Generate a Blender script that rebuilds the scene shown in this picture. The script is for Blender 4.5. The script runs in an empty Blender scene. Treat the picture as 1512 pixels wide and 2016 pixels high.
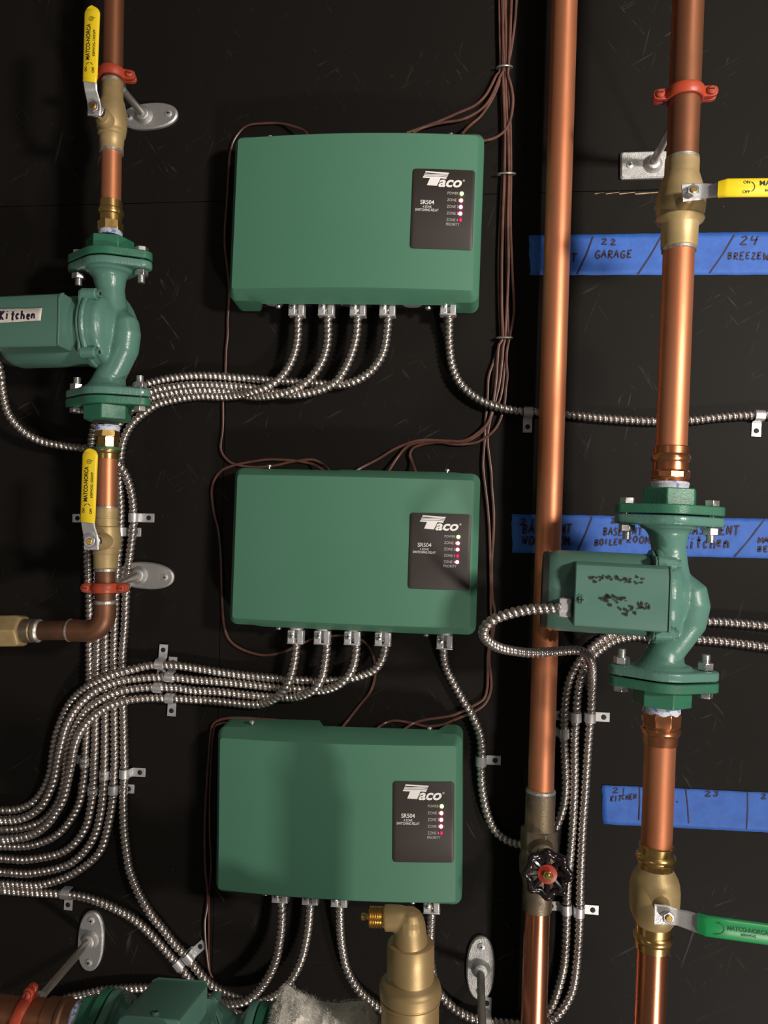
import bpy, math, random
from mathutils import Vector, Matrix, noise
random.seed(7)
SC = bpy.context.scene
COL = SC.collection
PI = math.pi
# ------------------------------------------------------------------ camera geometry
F = 1520.0; CU, CV = 756.0, 1008.0
D = 0.95; ZC = 1.45
NU, NV, ROLL = 910.0, 1050.0, 0.0155
Yc = Vector(((NU-CU)/F, -(NV-CV)/F, -1)).normalized()
up0 = Vector((math.sin(ROLL), math.cos(ROLL), 0))
Zc = (up0 - up0.dot(Yc)*Yc).normalized()
Xc = Yc.cross(Zc)
CAM = Vector((0, -D, ZC))
def ray(u, v):
    d = Vector(((u-CU)/F, -(v-CV)/F, -1))
    return Vector((d.dot(Xc), d.dot(Yc), d.dot(Zc)))
def P(u, v, d=0.0):
    """point standing d metres off the wall, seen at (u, v)"""
    w = ray(u, v); return CAM + w*((D-d)/w.y)
def sc(u, v, d=0.0):
    return ((D-d)/ray(u, v).y)/F
# ------------------------------------------------------------------ mesh builder
def frame(o, z, yhint=Vector((0, 1, 0))):
    z = z.normalized(); y = (yhint - yhint.dot(z)*z)
    if y.length < 1e-5: y = Vector((1, 0, 0)) - z.x*z
    y.normalize(); x = y.cross(z)
    m = Matrix((x, y, z)).transposed().to_4x4(); m.translation = o
    return m
class MB:
    def __init__(s): s.v = []; s.f = []; s.m = []
    def add(s, vs, fs, mi=0, M=None):
        b = len(s.v)
        for p in vs:
            p = Vector(p); s.v.append(M @ p if M else p)
        for f in fs: s.f.append([i+b for i in f]); s.m.append(mi)
        return s
    def rings(s, R, mi=0, capA=True, capB=True, closed=True, M=None, loop=False):
        n = len(R[0]); vs = [p for r in R for p in r]; fs = []
        K = len(R)
        for i in range(K if loop else K-1):
            i2 = (i+1) % K
            for j in range(n if closed else n-1):
                k = (j+1) % n
                fs.append((i*n+j, i*n+k, i2*n+k, i2*n+j))
        if capA and not loop: fs.append(tuple(range(n))[::-1])
        if capB and not loop: fs.append(tuple(range((K-1)*n, K*n)))
        return s.add(vs, fs, mi, M)
    def lathe(s, prof, M=None, n=32, mi=0, caps=True, sides=None, phase=0):
        """prof [(h, r)] about local z"""
        n = sides or n
        R = [[(r*math.cos(2*PI*k/n+phase), r*math.sin(2*PI*k/n+phase), h) for k in range(n)] for h, r in prof]
        return s.rings(R, mi, caps, caps, True, M)
    def tube(s, pts, rad, n=12, mi=0, caps=True, M=None, flat=1.0, fy=None):
        pts = [Vector(p) for p in pts]
        if not hasattr(rad, '__len__'): rad = [rad]*len(pts)
        R = []; t0 = None
        for i, p in enumerate(pts):
            a = pts[max(i-1, 0)]; b = pts[min(i+1, len(pts)-1)]; t = (b-a).normalized()
            if t0 is None:
                h = Vector(fy) if fy else (Vector((0, 1, 0)) if abs(t.y) < .9 else Vector((1, 0, 0)))
                nx = (h - h.dot(t)*t).normalized()
            else:
                nx = (nx - nx.dot(t)*t).normalized()
            ny = t.cross(nx); t0 = t
            R.append([p + (nx*math.cos(2*PI*k/n)*flat + ny*math.sin(2*PI*k/n))*rad[i] for k in range(n)])
        return s.rings(R, mi, caps, caps, True, M)
    def box(s, c, sz, M=None, mi=0):
        x, y, z = [a/2 for a in sz]; c = Vector(c)
        vs = [c+Vector((i*x, j*y, k*z)) for i in (-1, 1) for j in (-1, 1) for k in (-1, 1)]
        return s.add(vs, [(0, 1, 3, 2), (4, 6, 7, 5), (0, 4, 5, 1), (2, 3, 7, 6), (0, 2, 6, 4), (1, 5, 7, 3)], mi, M)
    def prism(s, poly, h0, h1, M=None, mi=0, tap=1.0):
        """poly [(x, y)] extruded along local z"""
        return s.rings([[(x, y, h0) for x, y in poly], [(x*tap, y*tap, h1) for x, y in poly]], mi, True, True, True, M)
    def sphere(s, c, r, M=None, mi=0, n=16, sq=(1, 1, 1)):
        prof = [(-r*math.cos(PI*k/8), max(r*math.sin(PI*k/8), 1e-5)) for k in range(9)]
        T = Matrix.Translation(Vector(c)) @ Matrix.Diagonal((*sq, 1))
        return s.lathe(prof, (M @ T) if M else T, n, mi)
    def build(s, name, mats, parent=None, bevel=0, seg=2, smooth=True, angle=35, world=True, loc=None):
        o0 = Vector((0, 0, 0))
        if parent is not None: o0 = ROOT.get(parent.name, o0) if world else o0
        elif loc is not None: o0 = Vector(loc)
        elif world:
            lo = Vector([min(p[i] for p in s.v) for i in range(3)]); hi = Vector([max(p[i] for p in s.v) for i in range(3)])
            o0 = (lo+hi)/2
        me = bpy.data.meshes.new(name)
        me.from_pydata([p-o0 for p in s.v], [], s.f)
        if not isinstance(mats, (list, tuple)): mats = [mats]
        for m in mats: me.materials.append(m)
        if len(mats) > 1: me.polygons.foreach_set('material_index', s.m)
        me.update(); fixn(me)
        if smooth:
            me.shade_smooth(); me.set_sharp_from_angle(angle=math.radians(angle))
        o = bpy.data.objects.new(name, me); COL.objects.link(o)
        if parent is not None:
            o.parent = parent; ROOT[o.name] = ROOT.get(parent.name, Vector((0, 0, 0)))
        else: o.location = o0; ROOT[o.name] = o0
        if bevel:
            b = o.modifiers.new('bevel', 'BEVEL'); b.width = bevel; b.segments = seg; b.limit_method = 'ANGLE'; b.angle_limit = math.radians(40)
            b.harden_normals = False
        return o
import bmesh
def fixn(me):
    bm = bmesh.new(); bm.from_mesh(me); bmesh.ops.recalc_face_normals(bm, faces=bm.faces[:]); bm.to_mesh(me); bm.free()
ROOT = {}
def tag(o, label, cat, group=None, kind=None):
    if label: o['label'] = label
    if cat: o['category'] = cat
    if group: o['group'] = group
    if kind: o['kind'] = kind
    return o
def thing(name, label, cat, loc, group=None, M=None):
    o = bpy.data.objects.new(name, None); COL.objects.link(o); o.empty_display_size = .01
    if M is not None: o.matrix_world = M; ROOT[o.name] = Vector((0, 0, 0))
    else: o.location = loc; ROOT[o.name] = Vector(loc)
    return tag(o, label, cat, group)
def copy_tree(o, parent=None):
    c = o.copy(); COL.objects.link(c); c.parent = parent
    for ch in list(o.children): copy_tree(ch, c)
    return c
def catmull(pts, ds):
    pts = [Vector(p) for p in pts]
    q = [pts[0]*2-pts[1]] + pts + [pts[-1]*2-pts[-2]]
    out = []
    for i in range(1, len(q)-2):
        p0, p1, p2, p3 = q[i-1], q[i], q[i+1], q[i+2]
        # centripetal-ish: uniform with enough samples
        n = max(4, int((p2-p1).length/ds*3))
        for k in range(n):
            t = k/n
            out.append(.5*((2*p1)+(-p0+p2)*t+(2*p0-5*p1+4*p2-p3)*t*t+(-p0+3*p1-3*p2+p3)*t**3))
    out.append(q[-2])
    # even resample
    L = [0]
    for a, b in zip(out, out[1:]): L.append(L[-1]+(b-a).length)
    n = max(3, int(L[-1]/ds)); res = []; j = 0
    for k in range(n+1):
        s_ = L[-1]*k/n
        while j < len(L)-2 and L[j+1] < s_: j += 1
        t = (s_-L[j])/max(L[j+1]-L[j], 1e-9); res.append(out[j].lerp(out[j+1], min(t, 1)))
    return res
# ------------------------------------------------------------------ materials
def mat(name, col, rough=.5, metal=0.0, var=0.0, vscale=20, rvar=0.0, bump=0.0, bscale=200, coat=0.0, emit=None, es=0, col2=None, spec=.5, stretch=None, fac=(.4, .65)):
    m = bpy.data.materials.new(name); m.use_nodes = True
    nt = m.node_tree; b = nt.nodes['Principled BSDF']
    b.inputs['Base Color'].default_value = (*col, 1); b.inputs['Roughness'].default_value = rough
    b.inputs['Metallic'].default_value = metal; b.inputs['Coat Weight'].default_value = coat
    b.inputs['Specular IOR Level'].default_value = spec
    if emit: b.inputs['Emission Color'].default_value = (*emit, 1); b.inputs['Emission Strength'].default_value = es
    if var or col2 or rvar or bump:
        tc = nt.nodes.new('ShaderNodeTexCoord'); mp = nt.nodes.new('ShaderNodeMapping')
        gm = nt.nodes.new('ShaderNodeNewGeometry')
        nt.links.new(gm.outputs['Position'], mp.inputs['Vector'])
        if stretch: mp.inputs['Scale'].default_value = stretch
        nz = nt.nodes.new('ShaderNodeTexNoise'); nz.inputs['Scale'].default_value = vscale; nz.inputs['Detail'].default_value = 6
        nt.links.new(mp.outputs[0], nz.inputs['Vector'])
        mr = nt.nodes.new('ShaderNodeMapRange'); mr.inputs['From Min'].default_value = fac[0]; mr.inputs['From Max'].default_value = fac[1]
        nt.links.new(nz.outputs['Fac'], mr.inputs['Value'])
        if var or col2:
            mx = nt.nodes.new('ShaderNodeMix'); mx.data_type = 'RGBA'
            mx.inputs['A'].default_value = (*col, 1)
            mx.inputs['B'].default_value = (*(col2 or [c*(1-var) for c in col]), 1)
            nt.links.new(mr.outputs[0], mx.inputs['Factor']); nt.links.new(mx.outputs['Result'], b.inputs['Base Color'])
        if rvar:
            m2 = nt.nodes.new('ShaderNodeMapRange'); m2.inputs['To Min'].default_value = rough; m2.inputs['To Max'].default_value = rough+rvar
            nt.links.new(mr.outputs[0], m2.inputs['Value']); nt.links.new(m2.outputs[0], b.inputs['Roughness'])
        if bump:
            n2 = nt.nodes.new('ShaderNodeTexNoise'); n2.inputs['Scale'].default_value = bscale; n2.inputs['Detail'].default_value = 3
            nt.links.new(gm.outputs['Position'], n2.inputs['Vector'])
            bp = nt.nodes.new('ShaderNodeBump'); bp.inputs['Strength'].default_value = bump; bp.inputs['Distance'].default_value = .001
            nt.links.new(n2.outputs['Fac'], bp.inputs['Height']); nt.links.new(bp.outputs[0], b.inputs['Normal'])
    return m
def wall_material():
    m = mat('black_painted_plywood', (.0108, .0094, .0082), .55)
    nt = m.node_tree; b = nt.nodes['Principled BSDF']; b.inputs['Specular IOR Level'].default_value = .09
    gm = nt.nodes.new('ShaderNodeNewGeometry')
    def N(t, **k):
        n = nt.nodes.new(t)
        for a, v in k.items(): n.inputs[a].default_value = v
        return n
    def L(a, b_): nt.links.new(a, b_)
    # thin pale scratches, several directions, masked by patches
    masks = None
    for ang, scl, th in ((.5, (14, 1, 200), .675), (-.95, (22, 1, 240), .68), (1.3, (16, 1, 190), .675)):
        m0 = N('ShaderNodeMapping'); m0.inputs['Rotation'].default_value = (0, ang, 0); L(gm.outputs['Position'], m0.inputs['Vector'])
        mp = N('ShaderNodeMapping'); mp.inputs['Scale'].default_value = scl; L(m0.outputs[0], mp.inputs['Vector'])
        wob = N('ShaderNodeTexNoise', Scale=1.0, Detail=2.0, Roughness=.6, Distortion=.6); L(mp.outputs[0], wob.inputs['Vector'])
        r = N('ShaderNodeMapRange'); r.inputs['From Min'].default_value = th-.02; r.inputs['From Max'].default_value = th+.06
        L(wob.outputs['Fac'], r.inputs['Value'])
        if masks is None: masks = r.outputs[0]
        else:
            a = nt.nodes.new('ShaderNodeMath'); a.operation = 'MAXIMUM'; L(masks, a.inputs[0]); L(r.outputs[0], a.inputs[1]); masks = a.outputs[0]
    pt = N('ShaderNodeTexNoise', Scale=9.0, Detail=3.0); L(gm.outputs['Position'], pt.inputs['Vector'])
    pr = N('ShaderNodeMapRange'); pr.inputs['From Min'].default_value = .5; pr.inputs['From Max'].default_value = .68; L(pt.outputs['Fac'], pr.inputs['Value'])
    mu = nt.nodes.new('ShaderNodeMath'); mu.operation = 'MULTIPLY'; L(masks, mu.inputs[0]); L(pr.outputs[0], mu.inputs[1])
    # dust specks
    vz = nt.nodes.new('ShaderNodeTexVoronoi'); vz.inputs['Scale'].default_value = 60; L(gm.outputs['Position'], vz.inputs['Vector'])
    vr = N('ShaderNodeMapRange'); vr.inputs['From Min'].default_value = .07; vr.inputs['From Max'].default_value = .03; L(vz.outputs['Distance'], vr.inputs['Value'])
    vn = N('ShaderNodeTexNoise', Scale=30.0); L(gm.outputs['Position'], vn.inputs['Vector'])
    vq = N('ShaderNodeMapRange'); vq.inputs['From Min'].default_value = .58; vq.inputs['From Max'].default_value = .68; L(vn.outputs['Fac'], vq.inputs['Value'])
    vm = nt.nodes.new('ShaderNodeMath'); vm.operation = 'MULTIPLY'; L(vr.outputs[0], vm.inputs[0]); L(vq.outputs[0], vm.inputs[1])
    mm = nt.nodes.new('ShaderNodeMath'); mm.operation = 'MAXIMUM'; L(mu.outputs[0], mm.inputs[0]); L(vm.outputs[0], mm.inputs[1])
    s3 = nt.nodes.new('ShaderNodeMath'); s3.operation = 'MULTIPLY'; s3.inputs[1].default_value = .5; L(mm.outputs[0], s3.inputs[0])
    mx = nt.nodes.new('ShaderNodeMix'); mx.data_type = 'RGBA'
    mx.inputs['A'].default_value = (.0108, .0094, .0082, 1); mx.inputs['B'].default_value = (.10, .095, .088, 1)
    L(s3.outputs[0], mx.inputs['Factor']); L(mx.outputs['Result'], b.inputs['Base Color'])
    # wood grain showing through the paint
    mp = N('ShaderNodeMapping'); mp.inputs['Scale'].default_value = (30, 1, 200); L(gm.outputs['Position'], mp.inputs['Vector'])
    g = N('ShaderNodeTexNoise', Scale=1.0, Detail=4.0); L(mp.outputs[0], g.inputs['Vector'])
    bp = N('ShaderNodeBump', Strength=.12, Distance=.0004); L(g.outputs['Fac'], bp.inputs['Height']); L(bp.outputs[0], b.inputs['Normal'])
    return m
M_wall = wall_material()
M_raw = mat('bare_wood', (.42, .30, .17), .7, var=.5, vscale=120)
M_gap = mat('dark_gap', (.002, .002, .002), .9)
M_copper = mat('copper', (.70, .275, .14), .42, .78, vscale=16, rvar=.12, col2=(.50, .18, .085), stretch=(1, 1, .45), fac=(.38, .68), bump=.05, bscale=300)
M_copper_shiny = mat('polished_copper', (.80, .33, .18), .2, .96, vscale=14, rvar=.14, col2=(.50, .19, .10), stretch=(1, 1, .45), fac=(.38, .68), bump=.04, bscale=200)
M_copper_brown = mat('heat_browned_copper', (.37, .15, .075), .42, .8, vscale=12, rvar=.16, col2=(.22, .09, .048), stretch=(1, 1, .45), fac=(.38, .68), bump=.05, bscale=300)
M_copper_dull = mat('dull_copper', (.30, .13, .07), .42, .75, vscale=22, rvar=.15, col2=(.13, .07, .045), fac=(.35, .65))
M_copper_bright = mat('bright_copper', (.78, .33, .16), .22, .95, vscale=60, rvar=.15, col2=(.55, .2, .09))
M_solder = mat('solder', (.66, .62, .57), .4, .8, var=.4, vscale=150, bump=.4, bscale=400)
M_cast_brass = mat('cast_brass', (.50, .365, .17), .46, .4, vscale=40, rvar=.1, col2=(.36, .26, .125), bump=.15, bscale=900)
M_vent_brass = mat('satin_brass', (.44, .315, .15), .42, .55, vscale=30, rvar=.1, col2=(.38, .27, .125), bump=.12, bscale=1400)
M_brass = mat('brass', (.72, .48, .17), .2, .95, vscale=50, rvar=.15, col2=(.52, .33, .12))
M_old_brass = mat('weathered_brass', (.26, .20, .13), .42, .7, vscale=60, rvar=.2, col2=(.13, .11, .085), bump=.3, bscale=500)
M_steel = mat('armored_steel', (.58, .525, .49), .27, .92, vscale=30, rvar=.10, col2=(.46, .415, .385))
M_zinc = mat('zinc', (.72, .72, .73), .34, .65, vscale=90, rvar=.15, col2=(.56, .56, .57), bump=.15, bscale=700)
M_cast = mat('cast_zinc', (.55, .55, .54), .42, .75, vscale=90, rvar=.15, col2=(.43, .43, .42), bump=.4, bscale=900)
M_rod = mat('steel_rod', (.58, .54, .49), .34, .9, vscale=60, rvar=.2, col2=(.40, .36, .32))
M_red = mat('red_painted_iron', (.44, .062, .026), .36, 0, vscale=60, rvar=.2, col2=(.33, .042, .018), bump=.12, bscale=500)
M_cover = mat('green_plastic', (.068, .20, .128), .48, 0, vscale=8, rvar=.06, bump=.05, bscale=1800)
M_pump = mat('green_enamel', (.098, .225, .18), .25, 0, vscale=30, rvar=.12, bump=.22, bscale=420)
M_pump_d = mat('dark_green_enamel', (.055, .185, .135), .3, 0, vscale=30, rvar=.12, bump=.1, bscale=300)
M_sheet = mat('green_painted_sheet', (.085, .19, .15), .36, 0, vscale=18, rvar=.08, bump=.03, bscale=700)
M_flange = mat('flange_green', (.032, .165, .095), .38, 0, vscale=50, rvar=.15, col2=(.026, .13, .075), bump=.3, bscale=600)
M_yellow = mat('yellow_vinyl', (.86, .62, .015), .36, 0, bump=.03)
M_greenvinyl = mat('green_vinyl', (.012, .30, .085), .36, 0, bump=.03)
M_ink = mat('black_ink', (.010, .009, .009), .6)
M_inkgreen = mat('dark_ink', (.006, .06, .02), .6)
M_marker = mat('purple_marker', (.02, .008, .035), .6)
M_marker2 = mat('marker_on_tape', (.014, .012, .05), .6)
M_white = mat('white_print', (.82, .80, .78), .5)
M_greyprint = mat('grey_print', (.45, .44, .43), .5)
M_panel = mat('black_label_panel', (.027, .020, .0175), .5, bump=.04, bscale=1500)
M_blue = mat('blue_masking_tape', (.030, .13, .52), .62, 0, vscale=70, col2=(.024, .105, .44), bump=.3, bscale=160)
M_tape = mat('white_thread_tape', (.62, .64, .74), .55, 0, vscale=180, col2=(.14, .24, .62), fac=(.52, .6), bump=.5, bscale=500)
M_label = mat('white_label', (.70, .64, .58), .6, bump=.1)
M_wire = mat('brown_wire_jacket', (.135, .058, .042), .36, 0, var=.35, vscale=60)
M_tie = mat('metal_tie', (.5, .48, .45), .35, .8)
M_black = mat('black_enamel', (.010, .006, .007), .25, 0, coat=.25)
M_dark = mat('dark_grey', (.012, .012, .012), .6)
M_reddisc = mat('red_disc', (.36, .028, .012), .4)
M_bolt = mat('bright_bolt', (.66, .65, .64), .25, .95, vscale=100, rvar=.2)
M_cloth = mat('white_wool', (.78, .74, .67), .95, 0, var=.1, vscale=60, bump=.8, bscale=500)
M_ledg = mat('green_led', (.3, .6, .1), .3, emit=(.42, 1.0, .10), es=14)
M_ledr = mat('red_led', (.8, .1, .15), .3, emit=(1.0, .10, .22), es=18)
M_ledoff = mat('dim_led', (.35, .01, .05), .3, emit=(1.0, .01, .12), es=.55)
# ------------------------------------------------------------------ text
def text_geo(body, bold=0.0, shear=0.0):
    c = bpy.data.curves.new('t', 'FONT'); c.body = body; c.size = 1; c.offset = bold; c.shear = shear; c.resolution_u = 4
    c.fill_mode = 'FRONT'
    o = bpy.data.objects.new('t', c); COL.objects.link(o)
    dg = bpy.context.evaluated_depsgraph_get(); dg.update()
    me = bpy.data.meshes.new_from_object(o.evaluated_get(dg))
    vs = [v.co.copy() for v in me.vertices]; fs = [list(p.vertices) for p in me.polygons]
    bpy.data.objects.remove(o); bpy.data.curves.remove(c); bpy.data.meshes.remove(me)
    x0 = min(v.x for v in vs); x1 = max(v.x for v in vs); y0 = min(v.y for v in vs); y1 = max(v.y for v in vs)
    return [((v.x-x0)/(x1-x0), (v.y-y0)/(y1-y0)) for v in vs], fs
def put_text(mb, body, box, fn, bold=0.0, shear=0.0, mi=0):
    """fit to box (x0, y0, x1, y1) in the drawing plane of fn, y downwards"""
    vs, fs = text_geo(body, bold, shear); x0, y0, x1, y1 = box
    mb.add([fn(x0+(x1-x0)*a, y1-(y1-y0)*b) for a, b in vs], fs, mi)
def stroke(mb, pts, w, fn, mi=0, wob=0):
    """ribbon along a 2-D polyline"""
    n = len(pts); L = []; R = []
    for i, (x, y) in enumerate(pts):
        a = pts[max(i-1, 0)]; b = pts[min(i+1, n-1)]
        dx, dy = b[0]-a[0], b[1]-a[1]; l = math.hypot(dx, dy) or 1
        ww = w*(1+random.uniform(-wob, wob))/2
        L.append(fn(x-dy/l*ww, y+dx/l*ww)); R.append(fn(x+dy/l*ww, y-dx/l*ww))
    mb.add(L+R, [(i, i+1, n+i+1, n+i) for i in range(n-1)], mi)
G = {'A': [[(0, 1), (.45, 0), (.9, 1)], [(.2, .62), (.75, .6)]],
 'B': [[(.1, 0), (.1, 1)], [(.1, .03), (.6, .08), (.7, .25), (.5, .45), (.1, .5), (.6, .55), (.75, .78), (.5, .98), (.1, 1)]],
 'C': [[(.8, .15), (.5, 0), (.15, .25), (.1, .65), (.4, 1), (.8, .85)]],
 'D': [[(.1, 0), (.1, 1), (.5, .95), (.8, .5), (.5, .05), (0, 0)]],
 'E': [[(.75, 0), (.12, .04), (.1, 1), (.8, .97)], [(.1, .5), (.6, .48)]],
 'G': [[(.8, .12), (.45, 0), (.12, .35), (.15, .8), (.5, 1), (.8, .8), (.8, .55), (.45, .55)]],
 'H': [[(.1, 0), (.1, 1)], [(.75, 0), (.75, 1)], [(.1, .5), (.75, .5)]],
 'I': [[(.4, .0), (.4, 1)]],
 'i': [[(.4, .35), (.4, 1)], [(.4, .08), (.43, .16)]],
 'K': [[(.1, 0), (.1, 1)], [(.75, 0), (.12, .55), (.8, 1)]],
 'L': [[(.12, 0), (.1, 1), (.75, .97)]],
 'M': [[(.05, 1), (.1, 0), (.45, .7), (.8, 0), (.9, 1)]],
 'N': [[(.1, 1), (.1, 0), (.75, 1), (.78, 0)]],
 'n': [[(.1, .4), (.12, 1)], [(.12, .65), (.4, .4), (.7, .55), (.75, 1)]],
 'O': [[(.45, 0), (.1, .3), (.12, .8), (.5, 1), (.85, .7), (.8, .2), (.45, 0)]],
 'R': [[(.1, 0), (.1, 1)], [(.1, .03), (.65, .1), (.65, .4), (.12, .52), (.8, 1)]],
 'S': [[(.75, .1), (.4, 0), (.15, .22), (.7, .6), (.65, .9), (.1, .95)]],
 'T': [[(0, .03), (.9, 0)], [(.45, 0), (.42, 1)]],
 't': [[(.4, 0), (.4, .9), (.6, 1)], [(.1, .35), (.75, .32)]],
 'h': [[(.1, 0), (.12, 1)], [(.12, .65), (.4, .42), (.7, .6), (.72, 1)]],
 'c': [[(.7, .5), (.4, .38), (.12, .65), (.35, .98), (.72, .88)]],
 'e': [[(.15, .7), (.65, .62), (.55, .4), (.2, .45), (.12, .8), (.45, 1), (.75, .88)]],
 'W': [[(0, 0), (.2, 1), (.45, .35), (.7, 1), (.95, 0)]],
 'Y': [[(0, 0), (.42, .5)], [(.85, 0), (.35, 1)]],
 'Z': [[(.05, .05), (.7, 0), (.1, .97), (.8, .93)]],
 '1': [[(.4, 0), (.38, 1)]], '2': [[(.1, .2), (.45, 0), (.7, .25), (.1, .98), (.85, .92)]],
 '3': [[(.1, .1), (.55, 0), (.65, .25), (.3, .45), (.7, .65), (.5, 1), (.05, .9)]],
 '4': [[(.15, 0), (.1, .5), (.75, .45)], [(.7, .05), (.6, 1)]],
 '.': [[(.3, .85), (.5, .95)]]}
def hand(mb, word, x, y, h, w, fn, lw, slope=0.0, slant=0.12, mi=0):
    for k, ch in enumerate(word):
        if ch == ' ': continue
        jx, jy, js = random.uniform(-.06, .06)*w, random.uniform(-.06, .06)*h, random.uniform(.9, 1.08)
        for st in G[ch]:
            pts = []
            for a, b in zip(st, st[1:]):
                for t in (0, .33, .66): pts.append((a[0]+(b[0]-a[0])*t, a[1]+(b[1]-a[1])*t))
            pts.append(st[-1])
            q = [(x+k*w+jx+a*w*.85*js-(b-.5)*h*slant, y+jy+b*h*js+(k*w+a*w)*slope) for a, b in pts]
            stroke(mb, q, lw*1.35, fn, mi, .18)
# ------------------------------------------------------------------ projections helpers
def proj(p):
    c = Vector(p)-CAM; q = c.x*Xc + c.y*Yc + c.z*Zc
    return CU + F*q.x/(-q.z), CV - F*q.y/(-q.z)
class Axis:
    """straight 3-D axis; heights along it are read off where it is seen"""
    def __init__(s, a, b, d, horiz=False, d2=None):
        s.d = d; s.A = P(a[0], a[1], d); s.B = P(b[0], b[1], d if d2 is None else d2)
        s.L = (s.B-s.A).length; s.t = (s.B-s.A).normalized(); s.k = 0 if horiz else 1
    def h(s, v):
        lo, hi = -1.0*s.L, 2.0*s.L
        f0 = proj(s.A + s.t*lo)[s.k] < proj(s.A + s.t*hi)[s.k]
        for _ in range(40):
            m = (lo+hi)/2
            if (proj(s.A+s.t*m)[s.k] < v) == f0: lo = m
            else: hi = m
        return (lo+hi)/2
    def at(s, v): return s.A + s.t*s.h(v)
    def sc(s, v):
        u, w = proj(s.at(v)); return sc(u, w, s.d)
    def lathe(s, mb, prof, n=40, mi=0, sides=None, phase=0, caps=True):
        M = frame(s.A, s.t)
        return mb.lathe([(s.h(v), r*s.sc(v)) for v, r in prof], M, n, mi, caps, sides, phase)
# ------------------------------------------------------------------ the wall
SEAM = P(700, 389, 0).z; SX = P(434, 1200, 0).x; SZ2 = P(480, 1299, 0).z; SZ3 = P(650, 1894, 0).z
mb = MB(); g = .0009; T = .018
def panel(x0, x1, z0, z1): mb.box(((x0+x1)/2, T/2, (z0+z1)/2), (x1-x0-g, T, z1-z0-g))
XL, XR, ZB, ZT = -1.25, 1.25, ZC-1.25, ZC+1.25
panel(XL, XR, SEAM, ZT); panel(XL, SX, ZB, SEAM); panel(SX, XR, ZB, SEAM)
for a, b in (((434, 1299), (566, 1292)), ((556, 1893), (765, 1896))):
    p, q = P(*a, 0), P(*b, 0); mb.add([(p.x, -.00015, p.z-.0006), (q.x, -.00015, q.z-.0002), (q.x, -.00015, q.z+.0002), (p.x, -.00015, p.z+.0006)], [(0, 1, 2, 3)], 1)
mb.box((0, T+.004, ZC), (2.5, .008, 2.5), None, 1)
# bare edge of the ply where paint has chipped along the seam
z0 = SEAM
for a, b, w in ((1172, 1190, .0008), (1194, 1218, .0012), (1220, 1250, .0014), (1251, 1300, .0018)):
    p, q = P(a, 382, 0), P(b, 379, 0)
    mb.add([(p.x, -.0002, p.z-w/2), (q.x, -.0002, q.z-w/2+.0006), (q.x+.001, -.0002, q.z+w/2), (p.x-.001, -.0002, p.z+w/2)], [(0, 1, 2, 3)], 2)
w = mb.build('wall_back', [M_wall, M_gap, M_raw], smooth=False, loc=(0, 0, ZC)); tag(w, 'black painted plywood wall panels with open seams', None, kind='structure')
# ------------------------------------------------------------------ relay boxes
corn = [((463, 275), (938, 258), (935, 577), (457, 563)), ((463, 934), (934, 944), (926, 1240), (457, 1217)), ((434, 1455), (901, 1467), (895, 1782), (424, 1752))]
DF = .058
geo = []
for c in corn:
    q = [P(*p, DF) for p in c]; ctr = sum(q, Vector())/4
    wd = ((q[1]-q[0]).length+(q[2]-q[3]).length)/2; ht = ((q[3]-q[0]).length+(q[2]-q[1]).length)/2
    xa = ((q[1]-q[0])+(q[2]-q[3])); ang = math.atan2(xa.z, xa.x)
    geo.append((ctr, wd, ht, ang)); print('relay', ctr, wd, ht, math.degrees(ang))
W = sum(g_[1] for g_ in geo)/3; H = sum(g_[2] for g_ in geo)/3
def front(x): return -(DF-.003+.009*(1-(2*x/W)**2))
def outline(a, b, r, n=28):
    top = []
    for k in range(7):
        t = PI - k/6*PI/2; top.append((-a+r+r*math.cos(t), b-r+r*math.sin(t)))
    for k in range(1, n): top.append((-a+r+(2*a-2*r)*k/n, b))
    for k in range(7):
        t = PI/2 - k/6*PI/2; top.append((a-r+r*math.cos(t), b-r+r*math.sin(t)))
    return top
def full(top): return top + [(x, -z) for x, z in top[::-1]]
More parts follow.
